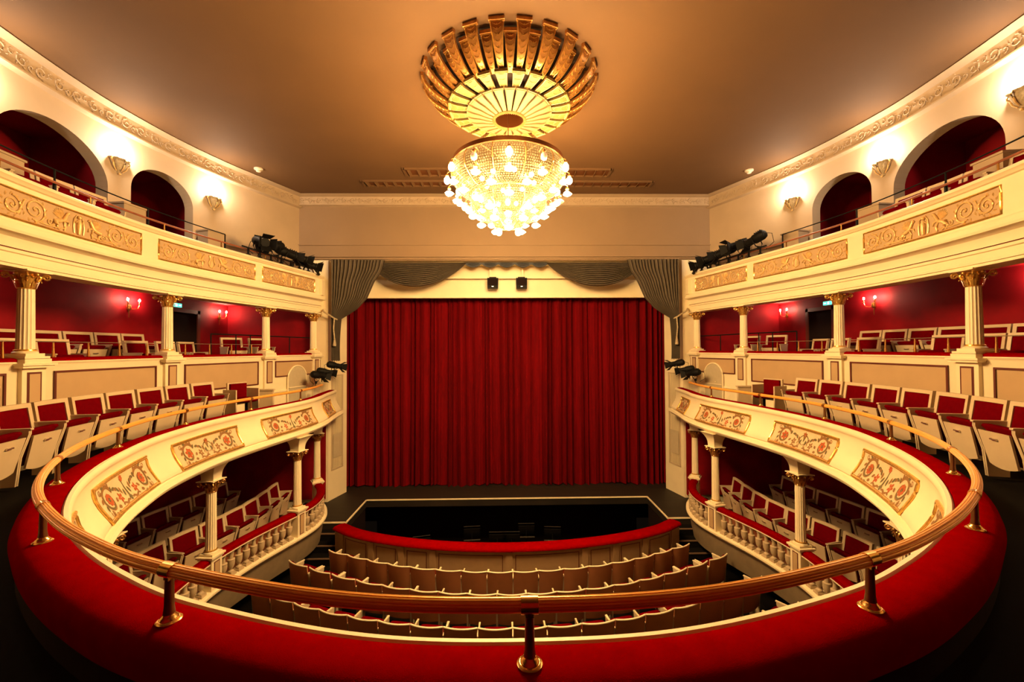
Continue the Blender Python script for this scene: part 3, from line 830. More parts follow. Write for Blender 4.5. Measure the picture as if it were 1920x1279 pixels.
def make_column(z0, z1, r, ch, name, impost=0):
    t = thing(name, 'x', 'column')
    h = z1 - z0 - ch
    b = MB(); b.lathe([(r * 1.02, .09), (r, .13)] + [(r * (1 - .10 * q / 6), .13 + (h - .13) * q / 6) for q in range(1, 7)], 96, rm=lambda a: 1 - .085 * abs(cos(a * 8)) ** .6 if True else 1)
    b.build('shaft', CREAM, t, 25)
    b = MB(); b.box((0, 0, .018), (r * 2.75, r * 2.75, .036)); b.lathe([(r * 1.34, .036), (r * 1.36, .05), (r * 1.2, .062), (r * 1.1, .068)], 24)
    b.build('base', CREAM, t)
    b = MB(); b.lathe([(r * 1.12, .066), (r * 1.2, .075), (r * 1.18, .085), (r * 1.03, .092)], 24); b.build('gilt_ring', GOLD, t)
    b = MB(); capital(b, r * .92, h, ch * .93, 0); b.build('capital', GOLD if not impost else BRONZE, t, 50)
    b = MB()
    w_ = r * 1.85
    pts = []
    for k in range(4):
        for q in range(7):
            u = -1 + 2 * q / 6
            d = w_ * (1 - .16 * (1 - u * u)); x, y = d, u * w_
            a = k * PI / 2
            pts.append((x * cos(a) - y * sin(a), x * sin(a) + y * cos(a)))
    b.prism(pts, lambda x, y, z: (x, y, z), h + ch * .92, h + ch)
    b.build('abacus', CREAM, t, 0)
    if impost:
        b = MB(); n = 10
        prof = []
        for q in range(n + 1):
            u = q / n
            prof.append((.11 + .13 * u ** 2.6, h + ch + impost * u))
        P = []
        for s_, z in prof:
            for x, y in ((-1, -1), (1, -1), (1, 1), (-1, 1)): P.append((x * s_, y * s_ * .9, z))
        F = [(4 * i + j, 4 * i + (j + 1) % 4, 4 * i + (j + 1) % 4 + 4, 4 * i + j + 4) for i in range(n) for j in range(4)]
        b.add(P, F + [(3, 2, 1, 0), tuple(range(4 * n, 4 * n + 4))])
        b.build('impost', CREAM, t, 35)
    register(t)
    return t
ct = make_column(5.235, 6.345, .088, .24, 'column'); used = [False]
CN = ['nearest the viewer', 'second from the viewer', 'third from the viewer', 'against the stage wall']
for side in (-1, 1):
    cv = Curve(T2P, side); sn = 'left' if side < 0 else 'right'
    for i, y in enumerate(COLY):
        s = cv.sy(y); p = cv.pt(s, .04, 5.235)
        place(ct, used, p, cv.ang(s), 'fluted cream column with gold capital %s on the %s box parapet' % (CN[i], sn), 'columns of the box tier')
cl = make_column(1.76, 3.05, .085, .22, 'column', impost=.32); used = [False]
LC = [((4.92, 5.15), 'nearest the viewer'), ((5.2, 7.4), 'second from the viewer'), ((4.72, 9.45), 'third from the viewer'), ((5.16, 11.42), 'against the stage wall')]
for side in (-1, 1):
    sn = 'left' if side < 0 else 'right'
    cv = Curve(T0P, side)
    for i, ((x, y), nm) in enumerate(LC):
        s = cv.near(side * x, y)
        place(cl, used, (side * x, y, 1.76), cv.ang(s), 'slender fluted column %s on the %s lower balustrade' % (nm, sn), 'columns under the balcony')
    # balustrade of the lowest boxes
    g = thing('balustrade', 'cream balustrade with urn shaped balusters and velvet top along the %s stalls' % sn, 'balustrade')
    b = MB(); sweep(b, cv, [(.13, 1.10), (.15, 1.12), (.15, 1.155), (.12, 1.17), (-.12, 1.17), (-.12, 1.04), (.06, 1.04), (.09, 1.06), (.13, 1.10)], 0, cv.len, .08); b.build('sill', CREAM, g, 30)
    b = MB(); sweep(b, cv, [(.05, 1.05), (.045, .85), (.0, .56), (-.1, .56), (-.1, 1.05)], 0, cv.len, .1); b.build('plinth', PLINTH, g, 30)
    b = MB(); sweep(b, cv, [(-.22, .9), (-.22, 0)], 0, cv.len, .15, caps=False); b.build('recess_shade_base', BLACKF, g, 30)  # black base: the shade under the overhang is put into its colour
    b = MB(); sweep(b, cv, [(-.08, 1.62), (.085, 1.62), (.085, 1.645), (-.08, 1.645)], 0, cv.len, .1, closed=True); b.build('coping', CREAM, g, 0)
    b = MB(); sweep(b, cv, [(-.09, 1.645), (-.10, 1.68), (-.06, 1.72), (.05, 1.72), (.088, 1.70), (.088, 1.645)], 0, cv.len, .08); b.build('velvet_top', VELVET, g, 60)
    ss = [cv.near(side * x, y) for (x, y), _ in LC]
    for s in ss:
        p = cv.pt(s, 0, 0); a = cv.ang(s)
        b = MB(); b.box((p.x, p.y, 1.43), (.22, .24, .60), a); b.box((p.x, p.y, 1.745), (.30, .32, .03), a); b.box((p.x, p.y, 1.715), (.26, .28, .03), a)
        pd = b.build('pedestal', CREAM, g, 0)
        b = MB(); b.box((p.x + .112 * cos(a), p.y + .112 * sin(a), 1.43), (.006, .13, .44), a); b.build('pedestal_lining', DKRED, pd, 0)
        b = MB(); b.box((p.x + .116 * cos(a), p.y + .116 * sin(a), 1.43), (.006, .10, .41), a); b.build('pedestal_panel', BEIGE, pd, 0)
    bm_ = MB()
    bm_.box((0, 0, .02), (.125, .125, .04)); bm_.box((0, 0, .05), (.10, .10, .02))
    bm_.lathe([(.052, .06), (.05, .075), (.026, .095), (.024, .115), (.036, .13), (.056, .18), (.062, .235), (.06, .27), (.064, .275), (.062, .29), (.036, .30), (.030, .35), (.030, .40), (.042, .405), (.042, .42), (.032, .425), (.05, .45)], 20)
    bt = None
    segs = [(ss[0] - 1.6, ss[0], 7), (ss[0], ss[1], 10), (ss[1], ss[2], 10), (ss[2], ss[3], 9)]
    for s0, s1, n in segs:
        for k in range(n):
            s = s0 + .17 + (s1 - s0 - .34) * (k + .5) / n
            if s < 0: continue
            p = cv.pt(s, .02, 1.17)
            if bt is None:
                bt = bm_.build('baluster', STONE, g); o = bt
            else:
                o = bt.copy(); COL.objects.link(o); o.parent = g
            o.location = p; o.rotation_euler = (0, 0, cv.ang(s))

# ------------------------------------------------------------------ seats
def curved_back(w_, z0, z1, y0, th, tilt, bow, n=8, m=4, taper=0.0):
    "slab bowed in plan: +y is the front"
    def surf(front):
        def f(u, v):
            x = (u - .5) * w_ * (1 - taper * (1 - v))
            y = y0 - tilt * v - bow * (1 - (2 * u - 1) ** 2) + (th if front else 0)
            return Vector((x, y, z0 + (z1 - z0) * v))
        return f
    mb = MB()
    a, c = surf(False), surf(True)
    mb.grid(a, n, m); mb.grid(c, n, m)
    W = n + 1; off = W * (m + 1)
    F = []
    for i in range(n): F += [(i, i + 1, off + i + 1, off + i), (m * W + i, m * W + i + 1, off + m * W + i + 1, off + m * W + i)]
    for j in range(m): F += [(j * W, (j + 1) * W, off + (j + 1) * W, off + j * W), (j * W + n, (j + 1) * W + n, off + (j + 1) * W + n, off + j * W + n)]
    mb.add([], []); mb.f += F; mb.m += [0] * len(F)
    return mb
def make_seat(kind):
    "kind: box (side balconies, cream frame) or stalls (tan shell). origin on the floor under the backrest, front +y"
    t = thing('theatre_seat', 'x', 'seat')
    st = kind == 'stalls'
    bow = .05 if st else .018
    W = .49
    if st:
        curved_back(W, .30, .865, -.02, .022, .07, bow, 8, 3, .04).build('back_shell', SEATB, t, 50)
        mb = MB()
        pts = []
        for i in range(13):
            u = i / 12
            pts.append(((u - .5) * (W + .005), -.02 - .07 - bow * (1 - (2 * u - 1) ** 2) + .011, .872))
        mb.tube(pts, .0145, 8); mb.build('top_rim', CREAM, t)
        curved_back(W - .05, .38, .84, .005, .045, .062, bow, 6, 2).build('back_cushion', UPHOL, t, 60)
    else:
        mb = curved_back(W, .36, .85, -.02, .02, .08, bow, 6, 3)
        mb.build('back_shell', SEATW, t, 50)
        b = MB()
        f0 = lambda u, v, o: Vector(((u - .5) * W, -.02 - .08 * v - bow * (1 - (2 * u - 1) ** 2) + .02 + o, .36 + .49 * v))
        for (u0, u1, v0, v1) in ((0, 1, .90, 1.0), (0, .09, .1, .92), (.91, 1, .1, .92), (0, 1, 0, .1)):
            def ff(u, v): return f0(u0 + (u1 - u0) * u, v0 + (v1 - v0) * v, .026)
            def fb(u, v): return f0(u0 + (u1 - u0) * u, v0 + (v1 - v0) * v, 0)
            b.grid(ff, 6, 1)
            for ga, gb_ in (((0, 0), (1, 0)), ((1, 0), (1, 1)), ((1, 1), (0, 1)), ((0, 1), (0, 0))):
                b.grid(lambda u, v, ga=ga, gb_=gb_: ff(ga[0] + (gb_[0] - ga[0]) * u, ga[1] + (gb_[1] - ga[1]) * u).lerp(fb(ga[0] + (gb_[0] - ga[0]) * u, ga[1] + (gb_[1] - ga[1]) * u), v), 6, 1)
        b.build('back_frame', SEATW, t, 0)
        b = MB()
        def cush(u, v):
            e = min(u, 1 - u, v, 1 - v); h = .012 + .016 * min(1, e / .12) ** .5
            return f0(.09 + .82 * u, .1 + .8 * v, h)
        b.grid(cush, 10, 8); b.build('back_cushion', UPHOL, t, 60)
    # folded seat pan
    b = MB()
    def pan(u, v):
        wv = .41 - .05 * (1 - v)
        x = (u - .5) * wv
        z = .17 + .36 * v - (.035 * (1 - (2 * u - 1) ** 2) * (1 - v))
        return Vector((x, .185 + .085 * v, z))
    b.grid(pan, 8, 4)
    b.grid(lambda u, v: pan(u, v) + Vector((0, -.022, 0)), 8, 4)
    for e in range(4):
        b.grid(lambda u, v, e=e: pan(*((u, 0), (1, u), (u, 1), (0, u))[e]) + Vector((0, -.022 * v, 0)), 8, 1)
    pn = b.build('seat_panel', SEATU if st else SEATW, t, 40)
    if not st:
        b = MB(); b.box((0, .268, .455), (.085, .014, .012)); b.box((-.036, .258, .455), (.01, .022, .02)); b.box((.036, .258, .455), (.01, .022, .02)); b.box((0, .256, .45), (.07, .006, .022))
        b.build('pull_handle', STEEL, pn, 0)
    b = MB()
    def cu(u, v):
        a = 2 * PI * u
        cx, cy = .205 * max(-1, min(1, 1.25 * cos(a))), .062 * max(-1, min(1, 1.25 * sin(a)))
        k = (0, .95, 1, 1, .97, .85, 0)[int(v * 6 + .5)]
        zz = (.20, .20, .24, .53, .575, .60, .605)[int(v * 6 + .5)]
        return Vector((cx * k, .105 + (zz - .20) * .19 + cy * .75 * k + (.038 if zz > .54 else 0), zz))
    b.grid(cu, 24, 6, closeu=True)
    if st: b.v = [(x, y, z + .07) for x, y, z in b.v]
    b.build('seat_cushion', UPHOL, t, 70)
    AH = .71 if st else .60
    for s_ in (-1, 1):
        b = MB()
        poly_ = [(-.03, 0), (.16, 0), (.19, .30), (.27, AH - .04), (.27, AH), (-.06, AH), (-.03, .36)]
        x0 = s_ * .2465
        b.prism(poly_, lambda y, z, d: (d, y, z), x0 - .010, x0 + .010)
        b.ball((x0 - s_ * .014, .17, .27), .014, 8)
        b.build('side_panel', SEATW, t, 30)
        b = MB(); b.prism([(-.07, AH), (.285, AH), (.29, AH + .01), (.285, AH + .022), (-.07, AH + .022)], lambda y, z, d: (d, y, z), x0 - .0105, x0 + .0105)
        b.build('armrest', CREAM if st else SEATW, t, 0)
    register(t)
    return t
def seat_row(tmpl, used, P, z, center, label, group, front=.28, z_fn=None):
    "P: front corners of the armrests in order; seats stand between neighbours, facing the centre"
    for i in range(len(P) - 1):
        a, c = Vector(P[i]), Vector(P[i + 1])
        m = (a + c) / 2; t = (c - a)
        L = t.length; t.normalize()
        n = Vector((-t.y, t.x))
        if n.dot(Vector(center) - m) < 0: n = -n
        o = m - n * front
        rz = math.atan2(n.y, n.x) - PI / 2
        place(tmpl, used, (o.x, o.y, z), rz, label(i), group, (min(1.1, L / .515), 1, 1))
stalls = make_seat('stalls'); su = [False]
RA = [(-3.98, 9.37), (-3.49, 9.14), (-3.0, 8.93), (-2.52, 8.75), (-2.02, 8.60), (-1.49, 8.49), (-.97, 8.42), (-.45, 8.37), (.07, 8.36), (.58, 8.38), (1.09, 8.43), (1.60, 8.51), (2.12, 8.63), (2.63, 8.78), (3.12, 8.98), (3.6, 9.2), (4.08, 9.42)]
RB = [(-4.66, 8.95), (-4.09, 8.65), (-3.52, 8.38), (-2.95, 8.15), (-2.40, 7.96), (-1.85, 7.81), (-1.31, 7.71), (-.78, 7.64), (-.24, 7.61), (.31, 7.61), (.85, 7.65), (1.39, 7.72), (1.94, 7.83), (2.48, 7.98), (3.02, 8.17), (3.57, 8.40), (4.13, 8.66), (4.72, 8.96)]
RC = [(-4.86, 7.98), (-4.35, 7.71), (-3.80, 7.46), (-3.26, 7.25), (-2.72, 7.08), (-2.17, 6.93), (-1.62, 6.82), (-1.08, 6.74), (-.53, 6.70), (.03, 6.69), (.58, 6.71), (1.14, 6.76), (1.70, 6.84), (2.24, 6.96), (2.78, 7.11), (3.32, 7.30), (3.86, 7.52), (4.38, 7.77), (4.88, 8.05)]
RD = [(3.55, 6.42), (4.06, 6.66), (4.56, 6.93), (5.0, 7.22)]
def rear_row(P, nm, group, rev=False):
    n = len(P) - 1
    def lab(i):
        k = i if i < n / 2 else n - 1 - i
        return 'tan backed stalls seat %s from the %s end of %s' % (ORD[k], 'left' if i < n / 2 else 'right', nm)
    for i in range(n):
        a, c = Vector(P[i]), Vector(P[i + 1]); m = (a + c) / 2; t = (c - a); L = t.length; t.normalize()
        nn = Vector((-t.y, t.x))
        if nn.y < 0: nn = -nn
        o = m + nn * .07
        place(stalls, su, (o.x, o.y, 0.0), math.atan2(nn.y, nn.x) - PI / 2, lab(i) if nm != 'D' else 'tan backed stalls seat %s from the right end of the nearest row' % ORD[n - 1 - i], group, (min(1.15, L / .505), 1, 1))
rear_row(RA, 'the row facing the orchestra pit', 'front stalls row')
rear_row(RB, 'the middle row', 'middle stalls row')
rear_row(RC, 'the third row under the handrail', 'third stalls row')
rear_row(RD, 'D', 'nearest stalls row')

bs = make_seat('box'); bu = [False]
T1S = [(4.98, 3.66), (5.10, 4.17), (5.24, 4.65), (5.36, 5.13), (5.46, 5.63), (5.51, 6.14), (5.54, 6.66), (5.53, 7.17), (5.49, 7.68), (5.42, 8.19)]
for side in (-1, 1):
    sn = 'left' if side < 0 else 'right'
    n = len(T1S) - 1
    seat_row(bs, bu, [(side * x, y) for x, y in T1S], 3.84, (0, 6.5), lambda i: 'red tip-up seat with pull handle %s from the stage end of the %s balcony row' % (ORD[n - 1 - i], sn), 'seats of the %s balcony row' % sn)
    # tier two
    F2 = [[5.3, 5.83, 6.36, 6.89], [7.84, 8.38], [8.55, 9.05], [9.12, 9.6]]
    cnt = 0
    tot = 6
    for seg in F2:
        P = [(side * 6.80, y) for y in seg]
        if seg[0] < 7: P = [(side * 6.80, 4.77)] + P
        k0 = cnt
        seat_row(bs, bu, P, 4.64, (0, P[0][1]), lambda i: 'red cream framed seat %s from the viewer in the %s box tier front row' % (ORD[k0 + i], sn), 'front row seats of the %s box tier' % sn)
        cnt += len(P) - 1
    P = [(side * 7.48, 5.2 + .555 * k) for k in range(8)]
    seat_row(bs, bu, P, 4.80, (0, 7.0), lambda i: 'red cream framed seat %s from the viewer in the %s box tier back row' % (ORD[i], sn), 'back row seats of the %s box tier' % sn)
    for k, (x, y, r) in enumerate(((6.75, 10.35, -.5), (6.55, 11.1, -.35))):
        n_ = Vector((-side * cos(r), sin(r)))
        place(bs, bu, (side * x, y, 4.76), math.atan2(n_.y, n_.x) - PI / 2, 'loose %s seat behind the black rail in the %s stage end box' % (('nearer', 'further')[k], sn), 'loose seats of the %s box' % sn)
    # top gallery
    P = [(side * 6.62, 5.06 + .56 * k) for k in range(5)]
    seat_row(bs, bu, P, 7.10, (0, 6.2), lambda i: 'red gallery seat %s from the viewer behind the %s upper balcony front' % (ORD[i], sn), 'gallery seats on the %s' % sn)
    # lowest boxes
    A0 = [(5.62, 11.0), (5.56, 10.45), (5.52, 9.9), (5.52, 9.35), (5.60, 8.78), (5.74, 8.22), (5.88, 7.66), (5.95, 7.10), (5.93, 6.54), (5.83, 5.98), (5.68, 5.45)]
    A1 = [(6.72, 10.65), (6.72, 10.1), (6.82, 9.54), (6.90, 8.98), (7.0, 8.42), (7.08, 7.86), (7.08, 7.3), (7.0, 6.74), (6.9, 6.2)]
    seat_row(bs, bu, [(side * x, y) for x, y in A0], 1.03, (0, 8.0), lambda i: 'red tip-up seat %s from the stage in the %s front row under the balcony' % (ORD[i], sn), 'lower box front row on the %s' % sn)
    seat_row(bs, bu, [(side * x, y) for x, y in A1], 1.15, (0, 8.0), lambda i: 'red tip-up seat %s from the stage in the %s rear row under the balcony' % (ORD[i], sn), 'lower box rear row on the %s' % sn)
    # low cream screen and single open chair at the stage end of the balcony
    t = thing('armchair', 'single red box chair with open seat at the stage end of the %s balcony' % sn, 'chair', (side * 5.62, 8.75, 3.84), -side * (-PI / 2) + (-.35 if side < 0 else .35))
    b = MB(); b.box((0, -.02, .56), (.42, .04, .46)); b.build('back_frame', SEATW, t, 0)
    b = MB(); b.box((0, .02, .57), (.35, .05, .40)); b.build('back_cushion', UPHOL, t, 0)
    b = MB(); b.lathe([(.16, .40), (.20, .42), (.205, .46), (.18, .49), (.02, .50)], 24, (0, .26, 0)); b.build('seat', UPHOL, t, 60)
    b = MB(); b.lathe([(.14, 0), (.14, .02), (.025, .04), (.025, .42)], 16, (0, .26, 0)); b.build('pedestal', BLACKM, t)
    for s_ in (-1, 1):
        b = MB(); b.box((s_ * .25, .12, .33), (.025, .36, .66)); b.build('side_panel', SEATW, t, 0)
    t = thing('box_screen', 'low cream side screen beside the single chair on the %s balcony' % sn, 'screen', (side * 5.62, 9.6, 3.84))
    b = MB(); b.box((0, 0, .27), (.55, .06, .54)); b.build('panel', SEATW, t, 0)
    b = MB(); b.box((0, 0, .555), (.59, .09, .03)); b.build('cap', SEATW, t, 0)
    # arched niche by the stage
    cv = Curve(T2P, side); s = cv.sy(11.2); p = cv.pt(s, .13, 3.8); a = cv.ang(s)
    t = thing('wall_niche', 'olive arched door recess at the stage end of the %s balcony' % sn, 'doorway', p, a)
    b = MB()
    out = [(-.34, 0), (.34, 0)] + [(.34 * cos(q * PI / 12), .74 + .34 * sin(q * PI / 12)) for q in range(0, 13)]
    b.prism(out, lambda y, z, d: (d, y, z), -.02, .0); b.build('door_leaf', OLIVE, t, 0)
    b = MB()
    arc = [(0, .34, 0)] + [(0, .34 * cos(q * PI / 16), .74 + .34 * sin(q * PI / 16)) for q in range(17)] + [(0, -.34, 0)]
    b.tube(arc, .022, 6); b.build('arch_trim', CREAM, t)
    b = MB(); b.box((.01, 0, .52), (.02, .6, .02)); b.lathe([(.015, 0), (.015, .02)], 8, (.02, .1, .58)); b.build('dado_rail', CREAM, t, 0)

# wooden corner cupboards in the lowest boxes near the viewer
for side in (-1, 1):
    sn = 'left' if side < 0 else 'right'
    t = thing('low_cupboard', 'red brown wooden step block in the %s lower box near the viewer' % sn, 'cupboard', (side * 5.75, 5.0, 1.03))
    b = MB(); b.box((0, 0, .2), (.55, .55, .40)); b.build('body', WOODR, t, 0)
    b = MB(); b.box((0, 0, .415), (.60, .60, .03)); b.build('top', WOODR, t, 0)

# ------------------------------------------------------------------ stage, curtain, drapes
b = MB(); NX = 520
fold = []; x = 0; rnd = random.Random(3)
while x < 10.6:
    wv = rnd.choice((.11, .14, .18, .26, .36)); fold.append((x, wv, rnd.uniform(.05, .2))); x += wv
def fold_y(X):
    for x0, wv, am in fold:
        if x0 <= X < x0 + wv: return am * (sin(PI * (X - x0) / wv) ** 1.3) + .02 * abs(sin(3 * PI * (X - x0) / wv))
    return 0
def cf(u, v):
    X = 10.5 * u
    drift = .05 * sin(X * 1.7) * (1 - v) + .03 * sin(X * 5 + 1) * (1 - v)
    flare = 1 + .35 * (1 - v) ** 4
    return Vector((-5.25 + X + drift * .6, 13.62 - fold_y(X) * flare - .02 * sin(X * 2.1), .92 + 6.3 * v + .02 * sin(X * 3) * (1 - v)))
b.grid(cf, NX, 14)
tag(b.build('stage_curtain', CURTAIN, None, 60), 'tall closed red velvet stage curtain with deep vertical folds', 'curtain')
for side in (-1, 1):
    sn = 'left' if side < 0 else 'right'
    t = thing('side_drape', 'grey draped curtain gathered with a cord at the %s of the stage' % sn, 'curtain')
    Z0, ZT, ZB = 7.89, 6.18, 4.98
    def L_(v): return 5.20 if v < .5 else 5.22 - .03 * (v - .5)
    TB = [(0, 3.62), (.18, 3.70), (.36, 3.92), (.65, 4.15), (.83, 4.44), (.93, 4.72), (1, 4.93)]
    def R_(v):
        if v < .5:
            t_ = v / .5
            for (t0, a0), (t1, a1) in zip(TB[:-1], TB[1:]):
                if t0 <= t_ <= t1: return a0 + (a1 - a0) * (t_ - t0) / (t1 - t0)
        t_ = min(1, (v - .5) / .5)
        return 4.93 + .05 * sin(PI * t_ * .7)
    def df(u, v):
        l, r_ = L_(v), R_(v)
        x = l + (r_ - l) * u
        wd = abs(l - r_)
        zt_ = Z0 + (ZT - Z0) * (v / .5) if v < .5 else ZT + (ZB - ZT) * (v - .5) / .5
        if v < .5: zt_ += .12 * (1 - u) * (v / .5) ** 2
        y = 12.13 - .045 * (.35 + .5 * wd) * (1 + sin(u * 2 * PI * 15 + 2 * sin(u * 9))) - .05 * (1 - u)
        if v > .5: zt_ += .03 * sin(u * 30) * (v - .5)
        return Vector((side * x * .966, y - .04, zt_))
    b = MB(); b.grid(df, 220, 40); b.build('drape', DRAPE, t, 70)
    b = MB(); b.tube([(side * 5.34, 12.17, 6.46), (side * 5.22, 11.95, 6.38), (side * 5.05, 11.93, 6.28), (side * 4.93, 11.97, 6.19), (side * 4.88, 12.05, 6.16)], .024, 8)
    b.tube([(side * 4.93, 11.97, 6.19), (side * 4.95, 11.96, 5.9), (side * 4.92, 11.96, 5.62)], .020, 8); tb = b.build('tieback_cord', SCONCEM, t)
    b = MB(); b.lathe([(.045, 0), (.05, .04), (.03, .16), (.02, .2), (.03, .22), (.01, .24)], 12, (side * 4.92, 11.96, 5.40)); b.build('tassel', SCONCEM, tb)
    # swag
    b = MB()
    xa, xb = 3.88, 1.18
    def sw(u, v):
        x = xa + (xb - xa) * u
        sag = (1 - (2 * u - 1) ** 2)
        top = 7.88
        if v < 1e-6: return Vector((side * x, 12.40, top))
        zl = 7.62 * (1 - u) + 7.90 * u
        z = top - (top - zl) * v * (1 if u < .5 else 1) - .60 * sag ** .9 * v
        y = 12.44 - .085 * abs(sin(v * PI * 12)) ** .7 * (.35 + sag) - .12 * sag * v
        return Vector((side * x, y, z))
    b.grid(sw, 40, 120)
    tag(b.build('swag', DRAPE, None, 70), 'grey swag with curved folds hanging between %s drape and centre' % sn, 'curtain')
    # curtain return strip of the reveal: louvred grilles
    for z0, z1, nm, kind in ((1.75, 3.35, 'lower', 0), (3.45, 4.55, 'middle', 1)):
        t = thing('vent_grille', 'tall %s cream grille on the %s stage reveal' % (nm, sn), 'grille')
        A = Vector((side * 5.172, 12.35, 0)); B = Vector((side * 5.03, 12.87, 0)); n_ = Vector((-side * .963, -.265, 0)).normalized()
        if kind == 1: pass
        f = lambda u, z, o: A.lerp(B, u) + Vector((0, 0, z)) + n_ * (o + .004)
        b = MB()
        for u0, u1, a0, a1 in ((0, .08, z0, z1), (.92, 1, z0, z1), (0, 1, z0, z0 + .04), (0, 1, z1 - .04, z1)):
            P = [f(u0, a0, .012), f(u1, a0, .012), f(u1, a1, .012), f(u0, a1, .012), f(u0, a0, 0), f(u1, a0, 0), f(u1, a1, 0), f(u0, a1, 0)]
            b.add(P, [(0, 1, 2, 3), (0, 1, 5, 4), (1, 2, 6, 5), (2, 3, 7, 6), (3, 0, 4, 7)])
        b.build('frame', SEATW, t, 0)
        b = MB()
        for k in range(9):
            u = .1 + .8 * k / 8.5
            P = [f(u, z0 + .05, .010), f(u + .045, z0 + .05, .004), f(u + .045, z1 - .05, .004), f(u, z1 - .05, .010)]
            b.add(P, [(0, 1, 2, 3)])
        b.build('slats', OLIVE, t, 0)
        if kind == 0:
            b = MB(); P = [f(.15, 2.1, .016), f(.85, 2.1, .016), f(.85, 2.8, .016), f(.15, 2.8, .016)]; b.add(P, [(0, 1, 2, 3)]); b.build('mesh_screen', OLIVE, t, 0)
# pelmet
b = MB()
def pf(u, v):
    x = -1.25 + 2.5 * u
    sc_ = abs(sin(u * PI * 5))
    return Vector((x, 12.50 - .02 * sin(v * 22) * sc_ - .03 * v, 7.90 - (.06 + .10 * sc_) * v))
b.grid(pf, 60, 16)
tag(b.build('pelmet', PELMET, None, 60), 'short blue grey scalloped pelmet at the top middle of the stage opening', 'curtain')
t = thing('lighting_bar', 'cream flat bar with two uprights across the stage header', 'bar')
b = MB(); b.box((0, 12.85, 7.50), (3.7, .05, .05)); b.build('bar', CREAM, t, 0)
for s in (-.50, .50):
    b = MB(); b.box((s, 12.85, 7.72), (.05, .05, .40)); b.build('upright', CREAM, t, 0)
for s, nm in ((-.42, 'left'), (.46, 'right')):
    t = thing('loudspeaker', 'small black loudspeaker hanging %s of the middle above the curtain' % nm, 'loudspeaker', (s, 12.72, 7.30), 0, None)
    b = MB(); b.prism([(-.16, -.16), (.16, -.16), (.17, .16), (-.17, .16)], lambda x, z, d: (x, d + z * .15, z), -.12, .12); b.build('cabinet', BLACKM, t, 0)
    b = MB(); b.box((0, -.125, 0), (.27, .012, .26)); b.build('front_grille', DARKB, t, 0)
    b = MB(); b.box((0, -.155, -.11), (.05, .006, .018)); b.build('badge', STEEL, t, 0)
    b = MB(); b.box((0, .02, .19), (.22, .03, .03)); b.build('bracket', BLACKM, t, 0)
    
# pit wall with velvet ledge
pw = thing('pit_wall', 'curved panelled orchestra pit wall with red velvet top', 'parapet')
PWP = [(-4.02, 10.42), (-3.4, 10.0), (-2.4, 9.62), (-1.2, 9.36), (0, 9.28), (1.2, 9.36), (2.4, 9.62), (3.4, 10.0), (4.02, 10.42)]
PC = Curve(PWP)
def pwp(s, off, z):
    p = PC.at(s); a = PC.at(s + .1) - PC.at(s - .1); a.normalize(); n = Vector((a.y, -a.x))
    if n.y > 0: n = -n
    q = p + n * off
    return Vector((q.x, q.y, z))
PC.pt = pwp
b = MB(); sweep(b, PC, [(.0, -1.3), (.0, .97), (.30, .97), (.31, .95), (.28, .93), (.27, .0)], 0, PC.len, .1); b.build('wall_body', PITW, pw, 30)
b = MB(); sweep(b, PC, [(-.02, .94), (-.02, 1.0), (.02, 1.03), (.16, 1.05), (.30, 1.04), (.345, 1.0), (.34, .965), (-.02, .94)], 0, PC.len, .1); b.build('velvet_top', VELVET, pw, 60)
xs = [-3.75, -2.95, -2.25, -1.6, .0, 1.6, 2.25, 2.95, 3.75]
for i, x in enumerate(xs):
    s = PC.near(x, 9.28 + .07 * x * x)
    b = MB(); sweep(b, PC, [(.27, .0), (.30, .0), (.30, .93), (.27, .93)], s - .07, s + .07, .1); b.build('pilaster', PITW, pw, 0)
    if i < len(xs) - 1:
        s2 = PC.near(xs[i + 1], 9.28 + .07 * xs[i + 1] ** 2)
        b = MB(); sweep(b, PC, [(.272, .22), (.277, .22), (.277, .86), (.272, .86)], s + .15, s2 - .15, .1); q = b.build('sunk_panel', PITW, pw, 0)
        b = MB()
        for (u0, u1, v0, v1) in ((s + .13, s2 - .13, .86, .875), (s + .13, s + .145, .22, .875), (s2 - .145, s2 - .13, .22, .875)):
            sweep(b, PC, [(.275, v0), (.283, v0), (.283, v1), (.275, v1)], u0, u1, .1)
        b.build('panel_edge', DKRED, q, 0)
# steps
for side in (-1, 1):
    sn = 'left' if side < 0 else 'right'
    t = thing('stage_steps', 'black steps with light nosings up to the stage on the %s' % sn, 'steps')
    for k in range(4):
        z = .74 - .18 * k; y1 = 10.75; y0 = 10.50 - .26 * k
        b = MB(); b.box((side * 4.66, (y0 + y1) / 2, z / 2), (1.04, y1 - y0, z)); st = b.build('step', BLACKF, t, 0)
        b = MB(); b.box((side * 4.66, y0, z - .01), (1.04, .02, .03)); b.box((side * 4.13, y0 + .13, z - .01), (.02, .26, .03)); b.build('nosing', STEPEDGE, st, 0)
